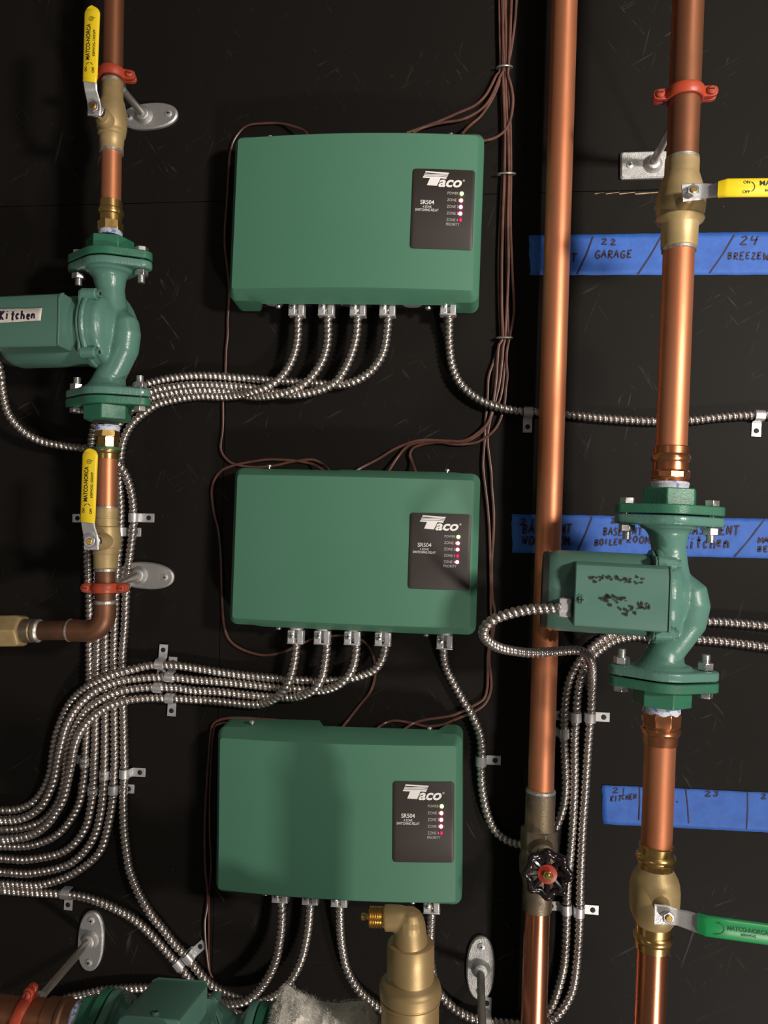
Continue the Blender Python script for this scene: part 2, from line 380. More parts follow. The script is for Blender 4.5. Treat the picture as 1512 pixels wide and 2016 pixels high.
def make_relay(label, lit):
    t = thing('switching_relay', label, 'relay box', (0, 0, 0), 'green zone relay boxes')
    mb = MB(); a, b = W/2, H/2; e = .0078
    o0 = full(outline(a+e, b+e+.003, .010)); o1 = full(outline(a+e-.001, b+e+.001, .010)); o2 = full(outline(a+.0012, b+.001, .004)); o3 = full(outline(a-.0006, b-.0006, .0034))
    n = len(o0)
    def y0(x, z):
        if z < -b*.8 and -a*.80 < x < a*.78: return -.036
        if z > b*.8 and -a*.2 < x < a*.86: return -.030
        return -.003
    R = [[(x, y0(x, z), z) for x, z in o0], [(x, -.040, z) for x, z in o1], [(x, front(x)+.0022, z) for x, z in o2], [(x, front(x), z) for x, z in o3]]
    mb.rings(R, 0, False, False)
    base = 3*n; h = n//2
    fs = [(base+i, base+i+1, base+n-2-i, base+n-1-i) for i in range(h-1)]
    mb.f += [list(f) for f in fs]; mb.m += [0]*len(fs)
    # inner skin so the cover reads as a real shell
    R2 = [[(x*.985, y0(x, z), z*.98) for x, z in o0], [(x*.985, -.038, z*.98) for x, z in o1]]
    mb.rings(R2, 0, False, True)
    mb.build('cover', M_cover, t, world=False, angle=22)
    # back tray
    mb = MB(); mb.box((0, -.017, 0), (W+2*e-.010, .033, H+2*e-.006))
    for x in (-.098, -.005, .070): mb.lathe([(0, .0115), (.0012, .0115), (.0012, .0105)], frame(Vector((x, -.018, -H/2-e+.003)), Vector((0, 0, -1))), 24, 1)
    mb.build('back_tray', [M_dark, M_zinc], t, world=False, bevel=.001)
    # label panel
    u0, u1, v0, v1 = -W/2+.742*W, -W/2+.992*W, H/2-.232*H, H/2-.742*H
    cx, cz = (u0+u1)/2, (v0+v1)/2; tp = outline((u1-u0)/2, (v0-v1)/2, .0035, 10)
    def pn(c, r): return (u0+(c-300)/1030*(u1-u0), v0-(r-220)/1310*(v0-v1))
    mb = MB(); fl = full(tp); n = len(fl); th = .0013
    mb.rings([[(x+cx, front(x+cx)+.0005, z+cz) for x, z in fl], [(x+cx, front(x+cx)-th+.0003, z+cz) for x, z in fl], [((x*.99)+cx, front(x*.99+cx)-th, z*.99+cz) for x, z in fl]], 0, False, False)
    base = 2*n
    for i in range(n//2-1): mb.f.append([base+i, base+i+1, base+n-2-i, base+n-1-i]); mb.m.append(0)
    pan = mb.build('label_panel', M_panel, t, world=False)
    def fn(c, r):
        x, z = pn(c, r); return (x, front(x)-th-.00025, z)
    mb = MB()
    def stripe(t0, t1, b0, b1, xl0, xr0, xl1, xr1, amp):
        K = 16; top = []; bot = []
        for k in range(K+1):
            s_ = k/K; wv = math.sin(s_*2*PI*1.0+.4)*amp
            top.append(fn(xl0+(xr0-xl0)*s_, t0+(t1-t0)*s_+wv)); bot.append(fn(xl1+(xr1-xl1)*s_, b0+(b1-b0)*s_+wv))
        mb.add(top+bot, [(i, i+1, K+2+i, K+1+i) for i in range(K)])
    stripe(260, 278, 284, 298, 512, 902, 502, 890, 0)
    stripe(296, 306, 309, 320, 498, 888, 491, 882, 6)
    stripe(318, 328, 333, 344, 487, 878, 481, 870, 6)
    stripe(342, 352, 366, 380, 477, 866, 464, 856, 5)
    mb.add([fn(590, 366), fn(762, 372), fn(706, 498), fn(540, 490)], [(0, 1, 2, 3)])
    put_text(mb, 'aco', (730, 392, 1118, 515), fn, .028, .28)
    put_text(mb, '®', (1130, 380, 1165, 415), fn)
    mb.build('brand_logo', M_white, pan, world=False, smooth=False)
    mb = MB()
    put_text(mb, 'SR504', (443, 735, 670, 806), fn, .012); put_text(mb, '4 ZONE', (482, 826, 630, 862), fn, .004); put_text(mb, 'SWITCHING RELAY', (365, 876, 748, 918), fn, .004)
    put_text(mb, 'POWER', (888, 588, 1066, 632), fn, .0, 0, 1)
    for k in range(4): put_text(mb, 'ZONE %d' % (k+1), (884, 698+k*109, 1074, 744+k*109), fn, .0, 0, 1)
    put_text(mb, 'PRIORITY', (880, 1098, 1100, 1145), fn, .0, 0, 1)
    mb.build('printed_text', [M_white, M_greyprint], pan, world=False, smooth=False)
    for k, (c, r) in enumerate(((1120, 612), (1115, 724), (1113, 832), (1110, 941), (1112, 1048))):
        m = (M_ledg if k == 0 else (M_ledr if lit[k-1] else M_ledoff)); mb = MB(); x, y, z = fn(c, r)
        mb.lathe([(0, .0021), (.0008, .0021), (.0015, .0016), (.0019, .0007), (.002, .0001)], frame(Vector((x, y+.0003, z)), Vector((0, -1, 0)), Vector((0, 0, 1))), 14)
        led = mb.build('indicator_light', m, t, world=False)
        led['label'] = 'lit green power light' if k == 0 else ('lit red zone light' if lit[k-1] else 'dim red zone light')
    for x, s_ in ((-.385*W, 1), (.385*W, 1), (-.318*W, -1), (.318*W, -1)):
        mb = MB(); o = Vector((x, -.030, s_*(H/2+e+.002)))
        mb.lathe([(0, .0016), (.0022, .0016), (.0022, .0036), (.0042, .0034), (.0052, .002), (.0054, .0002)], frame(o, Vector((0, 0, s_))), 16)
        mb.build('screw', M_bolt, t, world=False)
    return t
lit = [(1, 1, 1, 0), (1, 1, 0, 1), (1, 1, 1, 0)]
rl = ['green switching relay box at the top, above the other two', 'green switching relay box in the middle, red zone 3 light dim', 'green switching relay box at the bottom, behind the brass air vent']
for k in range(3):
    ctr, wd, ht, ang = geo[k]
    t = make_relay(rl[k], lit[k]) if k == 0 else copy_tree(relay0)
    if k == 0: relay0 = t
    else:
        t['label'] = rl[k]
        leds = [c for c in t.children if c.name.startswith('indicator_light')]
        for c, on in zip(leds[1:], lit[k]):
            c.data = c.data.copy(); c.data.materials[0] = M_ledr if on else M_ledoff; c['label'] = 'lit red zone light' if on else 'dim red zone light'
    t.location = (ctr.x, 0, ctr.z); t.rotation_euler = (0, -ang, 0); t.scale = (wd/W, 1, ht/H)
# ------------------------------------------------------------------ conduit connectors
def make_connector():
    t = thing('conduit_connector', '', 'conduit connector', (0, 0, 0), 'zinc conduit connectors')
    mb = MB()
    mb.lathe([(.001, .0105), (.004, .0105), (.004, .0085), (.007, .0085)], frame(Vector((0, 0, .006)), Vector((0, 0, -1))), 20)
    # saddle body of two cheeks around the cable
    mb.box((-.0052, 0, -.0085), (.0085, .016, .0150)); mb.box((.0058, 0, -.0085), (.0070, .013, .0150)); mb.box((0, .004, -.008), (.014, .008, .014))
    mb.box((0, 0, -.0165), (.020, .0145, .0022))
    mb.build('body', M_zinc, t, world=False, bevel=.0011)
    mb = MB(); M = frame(Vector((-.0050, -.008, -.0068)), Vector((0, -1, 0)), Vector((0, 0, 1)))
    mb.lathe([(0, .0040), (.0012, .0038), (.0018, .0028), (.0019, .0002)], M, 18); mb.box((0, 0, .0019), (.0052, .0009, .0005), M, 1); mb.box((0, 0, .0019), (.0009, .0052, .0005), M, 1)
    mb.build('screw', [M_bolt, M_dark], t, world=False)
    return t
con0 = None
conns = [(0, (586, 596), 'first from the left'), (0, (644, 596), 'second from the left'), (0, (706, 596), 'third from the left'), (0, (764, 596), 'fourth from the left'), (0, (883, 594), 'rightmost, alone'),
 (1, (584, 1238), 'first from the left'), (1, (636, 1239), 'second from the left'), (1, (695, 1240), 'third from the left'), (1, (755, 1242), 'fourth from the left'), (1, (876, 1248), 'rightmost, alone'),
 (2, (553, 1744), 'first from the left'), (2, (612, 1748), 'second from the left'), (2, (669, 1752), 'third from the left'), (2, (850, 1765), 'rightmost, behind the brass vent')]
bn = ['top', 'middle', 'bottom']
for k, (b, (u, v), txt) in enumerate(conns):
    if con0 is None: t = con0 = make_connector()
    else: t = copy_tree(con0)
    t['label'] = 'zinc cable connector under the %s green relay box, %s' % (bn[b], txt)
    t.location = P(u, v, .026); t.rotation_euler = (0, -geo[b][3], 0)
# ------------------------------------------------------------------ armored cables
RC = .0053
def outward(pts, L=420):
    """runs that leave the picture go on a little further"""
    out = list(pts)
    for end in (0, -1):
        a = out[end]; b = out[1 if end == 0 else -2]
        if a[0] < -5 or a[0] > 1517 or a[1] < -5 or (a[1] > 2021 and abs(a[0]-b[0]) < 40 and len(a) > 2 and a[2] < .009):
            du, dv = a[0]-b[0], a[1]-b[1]; l = math.hypot(du, dv); q = [a[0]+du/l*L, a[1]+dv/l*L] + list(a[2:])
            if end == 0: out.insert(0, tuple(q))
            else: out.append(tuple(q))
    return out
def cable(pts, label, R=RC, group='flexible armored cables', pitch=.0062, name='armored_cable'):
    w = [P(u, v, d) for u, v, d in outward(pts)]
    c = catmull(w, .00085); n = 14; Rg = []; nx = None; s_ = 0
    for i, p in enumerate(c):
        a = c[max(i-1, 0)]; b = c[min(i+1, len(c)-1)]; t = (b-a).normalized()
        if nx is None: nx = Vector((0, 1, 0))
        nx = (nx-nx.dot(t)*t).normalized(); ny = t.cross(nx)
        if i: s_ += (c[i]-c[i-1]).length
        r = []
        for k in range(n):
            an = 2*PI*k/n; ph = (s_/pitch - an/(2*PI)) % 1.0
            h = 1.0-.22*(1-math.sin(PI*min(1, ph/.80)))**1.6 if ph < .80 else .78-.13*math.sin(PI*(ph-.80)/.20)
            rr = R*h*1.04
            r.append(p + nx*math.cos(an)*rr + ny*math.sin(an)*rr)
        Rg.append(r)
    mb = MB(); mb.rings(Rg)
    o = mb.build(name, M_steel, None, loc=w[0], angle=60); return tag(o, label, 'cable', group)
def dd(pts, d0):
    """fill depth: entries may carry their own"""
    out = []
    for p in pts:
        if len(p) == 3: d0 = p[2]
        out.append((p[0], p[1], d0))
    # ease depth changes
    for _ in range(1):
        out = [out[0]] + [(b[0], b[1], (a[2]+2*b[2]+c[2])/4) for a, b, c in zip(out, out[1:], out[2:])] + [out[-1]]
    return out
lo, mi_, hi_ = .0085, .0175, .0265
cable(dd([(587, 612, .026), (587, 640), (586, 665), (580, 695), (566, 726), (545, 750), (520, 764), (492, 773, .022), (470, 778, .014), (438, 781, lo), (398, 780), (359, 784), (319, 793), (299, 802), (267, 827), (252, 847), (243, 868), (238, 893), (236, 925), (236, 960), (238, 1000), (237, 1040), (234, 1080), (231, 1120), (229, 1160), (227, 1205), (225, 1250), (224, 1300), (225, 1370), (226, 1450), (226, 1500), (223, 1555), (221, 1580), (214, 1621), (201, 1668), (182, 1693), (152, 1715), (122, 1730), (76, 1742), (30, 1741), (-30, 1737)], .024),
 'armored cable from first connector of the top relay box, behind the left pipe')
cable(dd([(646, 612, .026), (646, 640), (646, 660), (643, 685), (634, 712), (617, 738), (595, 759), (572, 770), (548, 777), (520, 780, .020), (495, 780, .010), (470, 776), (438, 770), (398, 768), (359, 770), (329, 775), (299, 783), (262, 805), (232, 838), (216, 880), (210, 950), (208, 1050), (207, 1150), (207, 1250), (207, 1450), (205, 1525), (203, 1560), (199, 1596), (190, 1635), (175, 1665), (152, 1690), (122, 1707), (61, 1719), (20, 1718), (-30, 1714)], .024),
 'armored cable from the second connector of the top relay box')
cable(dd([(704, 612, .026), (704, 635), (702, 660), (697, 682), (688, 708), (676, 732), (660, 753), (637, 766), (611, 773), (585, 777), (560, 776, .016), (530, 770, .010), (498, 764), (458, 760), (418, 758), (379, 758), (339, 762), (309, 767), (280, 778), (240, 800), (212, 835), (199, 880), (194, 950), (192, 1060), (192, 1250), (190, 1330), (188, 1450), (186, 1500), (183, 1555), (178, 1593), (168, 1630), (144, 1663), (111, 1682), (55, 1692), (20, 1691), (-30, 1687)], .024),
 'armored cable from the third connector of the top relay box')
cable(dd([(764, 612, .026), (764, 635), (762, 655), (758, 682), (749, 706), (733, 728), (714, 743), (692, 753), (668, 757, .016), (640, 756, .010), (599, 753), (560, 751), (530, 749), (500, 746), (458, 743), (418, 740), (379, 740), (339, 744), (309, 750), (275, 760), (230, 780), (198, 812), (184, 847), (178, 890), (173, 960), (171, 1050), (173, 1130), (176, 1180), (176, 1260), (176, 1330), (173, 1400), (170, 1450), (167, 1498), (164, 1538), (156, 1580), (139, 1613), (115, 1641), (83, 1658), (42, 1666), (-30, 1665)], .024),
 'armored cable from the fourth connector of the top relay box, leftmost in the vertical run')
cable(dd([(884, 612, .026), (884, 640, .020), (884, 662, .014), (886, 693, .013), (891, 722), (903, 750), (924, 773), (951, 791), (982, 802), (1018, 809, .0085), (1060, 811), (1115, 816), (1173, 822), (1240, 827), (1289, 829), (1364, 827), (1418, 821), (1480, 817), (1560, 816)], .0085),
 'armored cable from the top relay box running level right behind both copper pipes')
# from the left pump motor down to the bottom relay box
cable(dd([(-6, 700, .082), (0, 735, .07), (4, 767, .058), (14, 809, .045), (33, 837, .034), (61, 859, .026), (97, 873, .022), (139, 879, .021), (172, 884, .0205), (203, 893, .0205), (226, 905), (243, 926, .018), (254, 952, .011), (261, 985, .0085), (263, 1020), (261, 1050), (256, 1090), (251, 1130), (248, 1175), (246, 1230), (241, 1290), (241, 1340), (243, 1400), (244, 1450), (245, 1520), (243, 1560), (243, 1602), (245, 1645), (252, 1700), (260, 1728), (272, 1757), (286, 1782), (301, 1805), (321, 1829), (341, 1855), (359, 1874), (373, 1890), (389, 1910), (409, 1932), (434, 1950), (470, 1964, .016), (502, 1970, .02), (527, 1965), (553, 1949, .022), (575, 1925), (592, 1892), (602, 1855), (608, 1815), (612, 1758, .026)], .0085),
 'armored cable from the left pump motor looping down to the bottom relay box, second connector')
cable(dd([(-30, 1750), (0, 1752), (60, 1757), (110, 1759), (160, 1765), (198, 1776), (228, 1789), (259, 1806), (289, 1831), (319, 1863), (341, 1888), (362, 1912), (380, 1935), (402, 1956), (425, 1970), (449, 1975, .026), (478, 1972, .03), (503, 1956), (527, 1925), (543, 1890), (551, 1850), (555, 1810), (554, 1754, .026)], .0085),
 'armored cable from the low left edge rising to the bottom relay box first connector')
cable(dd([(100, 1982), (133, 1964), (167, 1957), (200, 1950), (250, 1946), (300, 1945), (350, 1950), (400, 1964), (435, 1984), (470, 1993), (500, 2010), (520, 2040)], .0085),
 'short stretch of armored cable passing behind the low horizontal pump')
cable(dd([(669, 1762, .026), (669, 1800), (670, 1835, .018), (674, 1870, .012), (683, 1909, .0085), (703, 1945), (728, 1970), (755, 1989), (790, 2006), (830, 2024), (870, 2050)], .024),
 'armored cable from the third connector of the bottom relay box, passing behind the brass vent')
cable(dd([(850, 1775, .026), (849, 1805), (847, 1840, .016), (848, 1890, .0085), (855, 1930), (867, 1957), (884, 1976), (908, 1994), (935, 2006), (965, 2011), (1000, 2013), (1045, 2016), (1082, 2009, .0085), (1096, 2000), (1114, 1977), (1128, 1945), (1135, 1899), (1139, 1846), (1141, 1795), (1142, 1741), (1144, 1690), (1147, 1626), (1152, 1556), (1156, 1490), (1159, 1448), (1162, 1412), (1164, 1390), (1165, 1362, .012), (1166, 1335, .022), (1165, 1311, .034), (1160, 1295, .045), (1150, 1285, .056), (1135, 1280, .066), (1109, 1281, .078), (1079, 1284, .088), (1040, 1285, .10), (1008, 1281, .115), (985, 1276, .13), (965, 1266, .145), (953, 1252, .158), (953, 1239, .166), (962, 1227, .172), (978, 1217, .172), (1000, 1209, .176), (1025, 1203, .18), (1050, 1199, .184), (1075, 1198, .188), (1102, 1198, .192)], .0085),
 'armored cable looping from the right pump motor junction box, then straight down the wall')
cable(dd([(1045, 2030, .0085), (1060, 2010), (1076, 1993), (1089, 1973), (1101, 1938), (1110, 1899), (1114, 1846), (1115, 1790), (1117, 1740), (1122, 1690), (1126, 1640), (1129, 1591), (1131, 1530), (1131, 1458), (1134, 1412), (1137, 1369), (1142, 1339), (1151, 1313), (1165, 1294), (1184, 1277), (1208, 1262), (1234, 1255), (1260, 1252), (1290, 1253), (1330, 1255), (1375, 1259), (1413, 1262), (1460, 1267), (1512, 1274), (1560, 1280)], .0085),
 'armored cable rising up the right wall and bending right under the pump, lower of two')
cable(dd([(876, 1262, .026), (873, 1280, .020), (875, 1302, .014), (881, 1322, .0085), (891, 1342), (904, 1366), (917, 1388), (929, 1408), (939, 1430), (945, 1450), (948, 1475), (947, 1500), (947, 1530), (950, 1560), (957, 1595), (969, 1626), (986, 1646), (1008, 1658), (1035, 1663), (1065, 1657), (1088, 1638), (1100, 1615), (1109, 1586), (1113, 1556), (1113, 1520), (1110, 1468), (1110, 1443), (1111, 1405), (1114, 1369), (1120, 1341), (1130, 1317), (1145, 1294), (1163, 1276), (1182, 1260), (1208, 1246), (1240, 1233), (1290, 1225), (1340, 1222), (1394, 1223), (1432, 1225), (1512, 1232), (1560, 1237)], .0085),
 'armored cable from the middle relay box rightmost connector, sagging behind the black-wheeled valve')
# middle relay box
cable(dd([(583, 1256, .026), (583, 1275), (580, 1300, .028), (574, 1326, .030), (565, 1349, .030), (552, 1367, .026), (533, 1380, .018), (507, 1387, .010), (473, 1385), (433, 1381), (380, 1377), (347, 1375), (311, 1374), (278, 1375, .012), (250, 1379, .020), (225, 1386, .022), (205, 1395), (181, 1413), (160, 1437), (147, 1468), (140, 1505), (133, 1540), (124, 1575), (110, 1600), (90, 1626), (55, 1646), (0, 1653), (-30, 1652)], .024),
 'armored cable from the middle relay box first connector, lowest of the four crossing')
cable(dd([(643, 1260, .026), (643, 1280), (640, 1305, .028), (634, 1333), (621, 1355), (602, 1367, .022), (576, 1373, .012), (539, 1372, .010), (486, 1368), (433, 1362), (380, 1359), (347, 1354), (311, 1353), (278, 1354, .012), (236, 1361, .020), (200, 1376, .022), (170, 1397, .016), (150, 1426, .012), (135, 1462), (129, 1498), (126, 1536), (117, 1572), (101, 1599), (80, 1618), (42, 1630), (0, 1633), (-30, 1632)], .024),
 'armored cable from the middle relay box second connector')
cable(dd([(702, 1260, .026), (701, 1284), (697, 1307, .028), (689, 1326), (674, 1343), (652, 1355, .020), (626, 1360, .012), (592, 1357, .010), (539, 1353), (486, 1347), (433, 1342), (380, 1338), (344, 1334), (311, 1333), (278, 1335, .012), (236, 1341, .020), (194, 1356, .022), (167, 1376), (146, 1400), (130, 1430), (121, 1462), (113, 1497), (107, 1532), (97, 1560), (81, 1588), (56, 1606), (28, 1614), (-30, 1616)], .024),
 'armored cable from the middle relay box third connector')
cable(dd([(760, 1260, .026), (757, 1283), (750, 1302, .024), (737, 1318, .020), (716, 1328, .014), (689, 1336, .010), (645, 1340), (592, 1339), (539, 1335), (486, 1330), (433, 1323), (389, 1316), (347, 1310), (311, 1309), (290, 1311, .012), (264, 1317, .018), (222, 1328, .022), (181, 1346, .020), (154, 1366, .014), (134, 1390, .012), (121, 1418), (111, 1446), (104, 1485), (100, 1516), (90, 1546), (72, 1573), (50, 1588), (22, 1595), (-30, 1596)], .024),
 'armored cable from the middle relay box fourth connector, uppermost of the four crossing')
# ------------------------------------------------------------------ conduit straps
def make_strap():
    t = thing('conduit_strap', '', 'cable strap', (0, 0, 0), 'one-hole cable straps')
    mb = MB(); r = RC+.0012; w = .0056; th = .0011
    prof = [(-.0062, -.0010)] + [(-(r)*math.cos(PI*k/12)*1.0, -(.0085+ (r)*math.sin(PI*k/12))) for k in range(0, 13)] 
    prof = [(-r, -.0012)] + prof[1:] + [(r, -.0045), (r+.0014, -.0015), (r+.0175, -.0012)]
    inn = []
    for i, (z, y) in enumerate(prof):
        a = prof[max(i-1, 0)]; b = prof[min(i+1, len(prof)-1)]; dz, dy = b[0]-a[0], b[1]-a[1]; l = math.hypot(dz, dy)
        inn.append((z-dy/l*th, y+dz/l*th))
    vs = []; K = len(prof)
    for x in (-w, w):
        vs += [(x, y, z) for z, y in prof] + [(x, y, z) for z, y in inn]
    fs = []
    for i in range(K-1):
        fs += [(i, i+1, 2*K+i+1, 2*K+i), (K+i, K+i+1, 3*K+i+1, 3*K+i), (i, i+1, K+i+1, K+i), (2*K+i, 2*K+i+1, 3*K+i+1, 3*K+i)]
    fs += [(0, 2*K, 3*K, K), (K-1, 3*K-1, 4*K-1, 2*K-1)]
    mb.add(vs, fs); mb.build('saddle', M_zinc, t, world=False, bevel=.0003, seg=1)
    mb = MB(); M = frame(Vector((0, -.0014, r+.0105)), Vector((0, -1, 0)), Vector((0, 0, 1)))
    mb.lathe([(-.001, .0031), (.0002, .0031), (.0005, .0026), (.0007, .0001)], M, 18); mb.box((0, 0, .0008), (.0042, .0007, .0003), M); mb.box((0, 0, .0008), (.0007, .0042, .0003), M)
    mb.build('screw', M_ink, t, world=False)
    return t
strap0 = None
# (u, v, tab direction in degrees: 0 up, 90 right, 180 down, text)
straps = [(1040, 811, 181, 'on the upper horizontal cable, just left of the middle copper pipe'), (1495, 818, 183, 'on the upper horizontal cable at the right edge'),
 (263, 1019, 91, 'right of the lower left ball valve'), (172, 1020, -90, 'behind the lower left yellow handle'), (237, 1047, 91, 'beside the lower left brass valve, mostly under a cable'),
 (315, 1308, 4, 'on the top one of four level cables'), (334, 1333, 3, 'on the second of four level cables'), (311, 1354, 3, 'on the third of four level cables'), (335, 1375, 183, 'on the lowest of four level cables, tab down'),
 (167, 1500, -88, 'on the leftmost vertical cable'), (183, 1556, -88, 'on the second vertical cable from the left'), (206, 1526, -90, 'on the third vertical cable from the left'), (223, 1555, 92, 'on the fourth vertical cable'), (245, 1523, 91, 'on the vertical cable nearest the bottom relay box'),
 (130, 1760, 183, 'above the oval hanger plate at lower left'), (352, 1900, 48, 'on the slanting cable beside the green pump box, lower'), (371, 1887, 48, 'on the slanting cable beside the green pump box, upper'),
 (947, 1499, 91, 'right of the bottom relay box'), (1110, 1444, -91, 'right of the middle copper pipe, lowest of three'), (1134, 1412, -91, 'on the middle of three cables right of the copper pipe'), (1162, 1413, 92, 'on the rightmost of three cables, tab right'),
 (1115, 1790, -92, 'below the black wheel, left one'), (1140, 1795, 92, 'below the black wheel, right one'), (1288, 1253, 176, 'under the right pump'), (958, 2011, 2, 'at the bottom edge beside the hanger rod')]
for u, v, a, txt in straps:
    if strap0 is None: t = strap0 = make_strap()
    else: t = copy_tree(strap0)
    t['label'] = 'zinc one-hole cable strap ' + txt
    dz = .0105 if 300 < u < 340 else .0085; t.location = P(u, v, dz) + Vector((0, .0085 if dz < .009 else .0085, 0)); t.rotation_euler = (0, math.radians(a-.9), 0)
# ------------------------------------------------------------------ brown low-voltage wires
def wire(pts, label, d=.004, r=.0017):
    c = catmull([P(p[0], p[1], p[2] if len(p) > 2 else d) for p in outward(pts)], .004)
    mb = MB(); mb.tube(c, r, 8, flat=.75)
    o = mb.build('thermostat_wire', M_wire, None, loc=c[0]); return tag(o, label, 'wire', 'brown thermostat wires')
wire([(983, -30), (984, 60), (985, 133), (976, 150), (968, 167), (955, 189), (934, 208), (903, 222), (869, 237), (826, 253, .012), (800, 262, .02)], 'brown wire leaving the bundle first toward the top relay box, uppermost', .006)
wire([(991, -30), (990, 60), (992, 133), (986, 147), (979, 165), (968, 189), (955, 208), (934, 224), (907, 236), (869, 242), (834, 251, .012), (812, 262, .02)], 'brown wire running left just under the uppermost one to the top relay box', .009)
wire([(997, -30), (994, 60), (994, 133), (987, 150), (981, 168), (972, 189), (960, 210), (946, 229), (931, 242), (919, 253, .014), (910, 264, .02)], 'brown wire dropping steeply to the top right corner screw of the top relay box', .006)
wire([(1008, -30), (1004, 80), (1001, 133), (1000, 147), (1006, 168), (1010, 194), (1008, 220), (1003, 241), (993, 258), (977, 270), (963, 275), (951, 277, .014), (935, 278, .02)], 'brown wire curling out right and back to the right side of the top relay box', .0095)
wire([(985, -30), (987, 60), (988, 133), (988, 200), (990, 260), (989, 343), (985, 430), (982, 520), (983, 600), (985, 665), (979, 690), (971, 714), (962, 741), (960, 772), (958, 805), (955, 836), (954, 865), (951, 907), (952, 932), (956, 965), (961, 1010), (964, 1060), (966, 1150), (966, 1195), (968, 1245), (962, 1278), (960, 1299), (960, 1329), (959, 1355), (952, 1376), (929, 1391), (911, 1400), (885, 1410), (840, 1417), (815, 1424), (796, 1436, .014), (785, 1448, .02)], 'brown wire of the bundle ending right of centre on top of the bottom relay box', .004)
wire([(1019, -30), (1014, 40), (1006, 100), (1000, 133), (998, 200), (999, 260), (998, 343), (996, 430), (998, 520), (999, 600), (1000, 665), (993, 725), (989, 763), (983, 789), (972, 809), (964, 831), (960, 856), (960, 873), (963, 898), (967, 932), (968, 957), (972, 1010), (971, 1060), (968, 1110), (969, 1172), (974, 1205), (971, 1245), (964, 1278), (963, 1300), (966, 1329), (967, 1351), (963, 1370), (953, 1387), (935, 1400), (914, 1409), (892, 1418), (870, 1427), (840, 1430), (812, 1424), (780, 1419), (760, 1423), (744, 1433, .014), (735, 1446, .02)], 'brown wire of the bundle ending at the centre top of the bottom relay box', .004)
wire([(988, -30), (990, 60), (990, 133), (992, 200), (994, 260), (993, 343), (990, 430), (988, 520), (988, 600), (989, 665), (982, 679), (979, 714), (977, 745), (972, 785), (967, 814), (959, 834), (942, 851), (925, 863), (905, 869), (881, 868), (826, 867), (781, 882), (744, 904), (707, 923, .014), (695, 932, .02)], 'brown wire from the bundle to the middle relay box, leftmost landing', .0085)
wire([(993, -30), (996, 60), (996, 133), (996, 200), (1000, 260), (1002, 343), (1000, 430), (1001, 520), (998, 600), (994, 665), (991, 679), (988, 714), (983, 755), (976, 785), (969, 814), (957, 839), (942, 856), (917, 869), (881, 871), (844, 869), (807, 876), (785, 897), (767, 925, .014), (762, 936, .02)], 'brown wire from the bundle to the middle relay box, middle landing', .007)
wire([(1004, -30), (1002, 60), (1000, 133), (1003, 200), (1005, 260), (1006, 343), (1005, 430), (1008, 520), (1012, 600), (1010, 630), (1003, 665), (998, 690), (997, 714), (999, 738), (996, 765), (994, 789), (989, 814), (979, 838), (967, 853), (955, 862), (935, 872), (900, 875), (860, 871), (819, 879), (807, 893), (811, 908), (817, 925, .014), (820, 936, .02)], 'brown wire from the bundle to the middle relay box, rightmost landing with a small kink', .0055)
wire([(606, 268, .03), (600, 258, .02), (581, 250, .012), (552, 243), (520, 243), (491, 246), (474, 257), (459, 279), (452, 307), (450, 343), (447, 396), (443, 450), (443, 486), (447, 521), (451, 564), (450, 600), (448, 630), (448, 659), (445, 689), (444, 719), (443, 745), (439, 788), (439, 818), (438, 848), (434, 878), (437, 892), (446, 904), (462, 914), (500, 920), (541, 917), (570, 910), (613, 905), (634, 913), (645, 922, .014), (652, 932, .02)], 'brown wire looping from top relay box down its left to the middle relay box', .0035)
wire([(640, 932, .02), (630, 921, .014), (609, 912), (581, 907), (549, 905), (524, 905), (496, 909), (465, 915), (437, 926), (422, 945), (417, 966), (418, 987), (422, 1012), (430, 1045), (435, 1095), (437, 1175), (441, 1230), (452, 1260), (478, 1279), (518, 1290), (556, 1284), (593, 1267), (622, 1256), (659, 1251), (696, 1253), (718, 1264), (733, 1286), (739, 1323), (730, 1360), (707, 1390), (685, 1418), (674, 1432, .014), (668, 1444, .02)], 'brown wire circling left of the middle relay box and ending on the bottom one', .0035)
wire([(618, 1444, .02), (611, 1430, .014), (596, 1423), (548, 1418), (493, 1414), (448, 1414), (422, 1423), (415, 1443), (411, 1491), (406, 1565), (403, 1640), (404, 1700), (406, 1729), (409, 1759), (407, 1789), (403, 1815), (404, 1848), (407, 1878), (411, 1908), (418, 1925)], 'brown wire looping down the left side of the bottom relay box', .0045)
wire([(600, 1446, .02), (560, 1424, .012), (490, 1419), (430, 1426), (420, 1445), (416, 1491), (413, 1565), (413, 1640), (416, 1700), (413, 1740), (411, 1789), (411, 1815), (411, 1880), (414, 1925)], 'darker brown wire hugging the left edge of the bottom relay box', .003, .0012)
def tie(u, v, w, label, d=.007, tilt=0):
    c = P(u, v, d); s_ = sc(u, v, d); R = [c+Vector((math.cos(a)*w/2*s_, math.sin(a)*.0062, math.sin(a)*.0012+math.cos(a)*tilt)) for a in [2*PI*k/28 for k in range(29)]]
    mb = MB(); mb.tube(R, .00125, 8, caps=False, flat=1.5)
    return tag(mb.build('wire_tie', M_tie, None, loc=c), label, 'tie', 'ties around the brown wires')
tie(993, 133, 28, 'pale metal tie around the brown wires above the top relay box'); tie(997, 343, 33, 'pale metal tie around the brown wires right of the top relay box'); tie(993, 665, 29, 'pale metal tie around the brown wires below the top relay box')
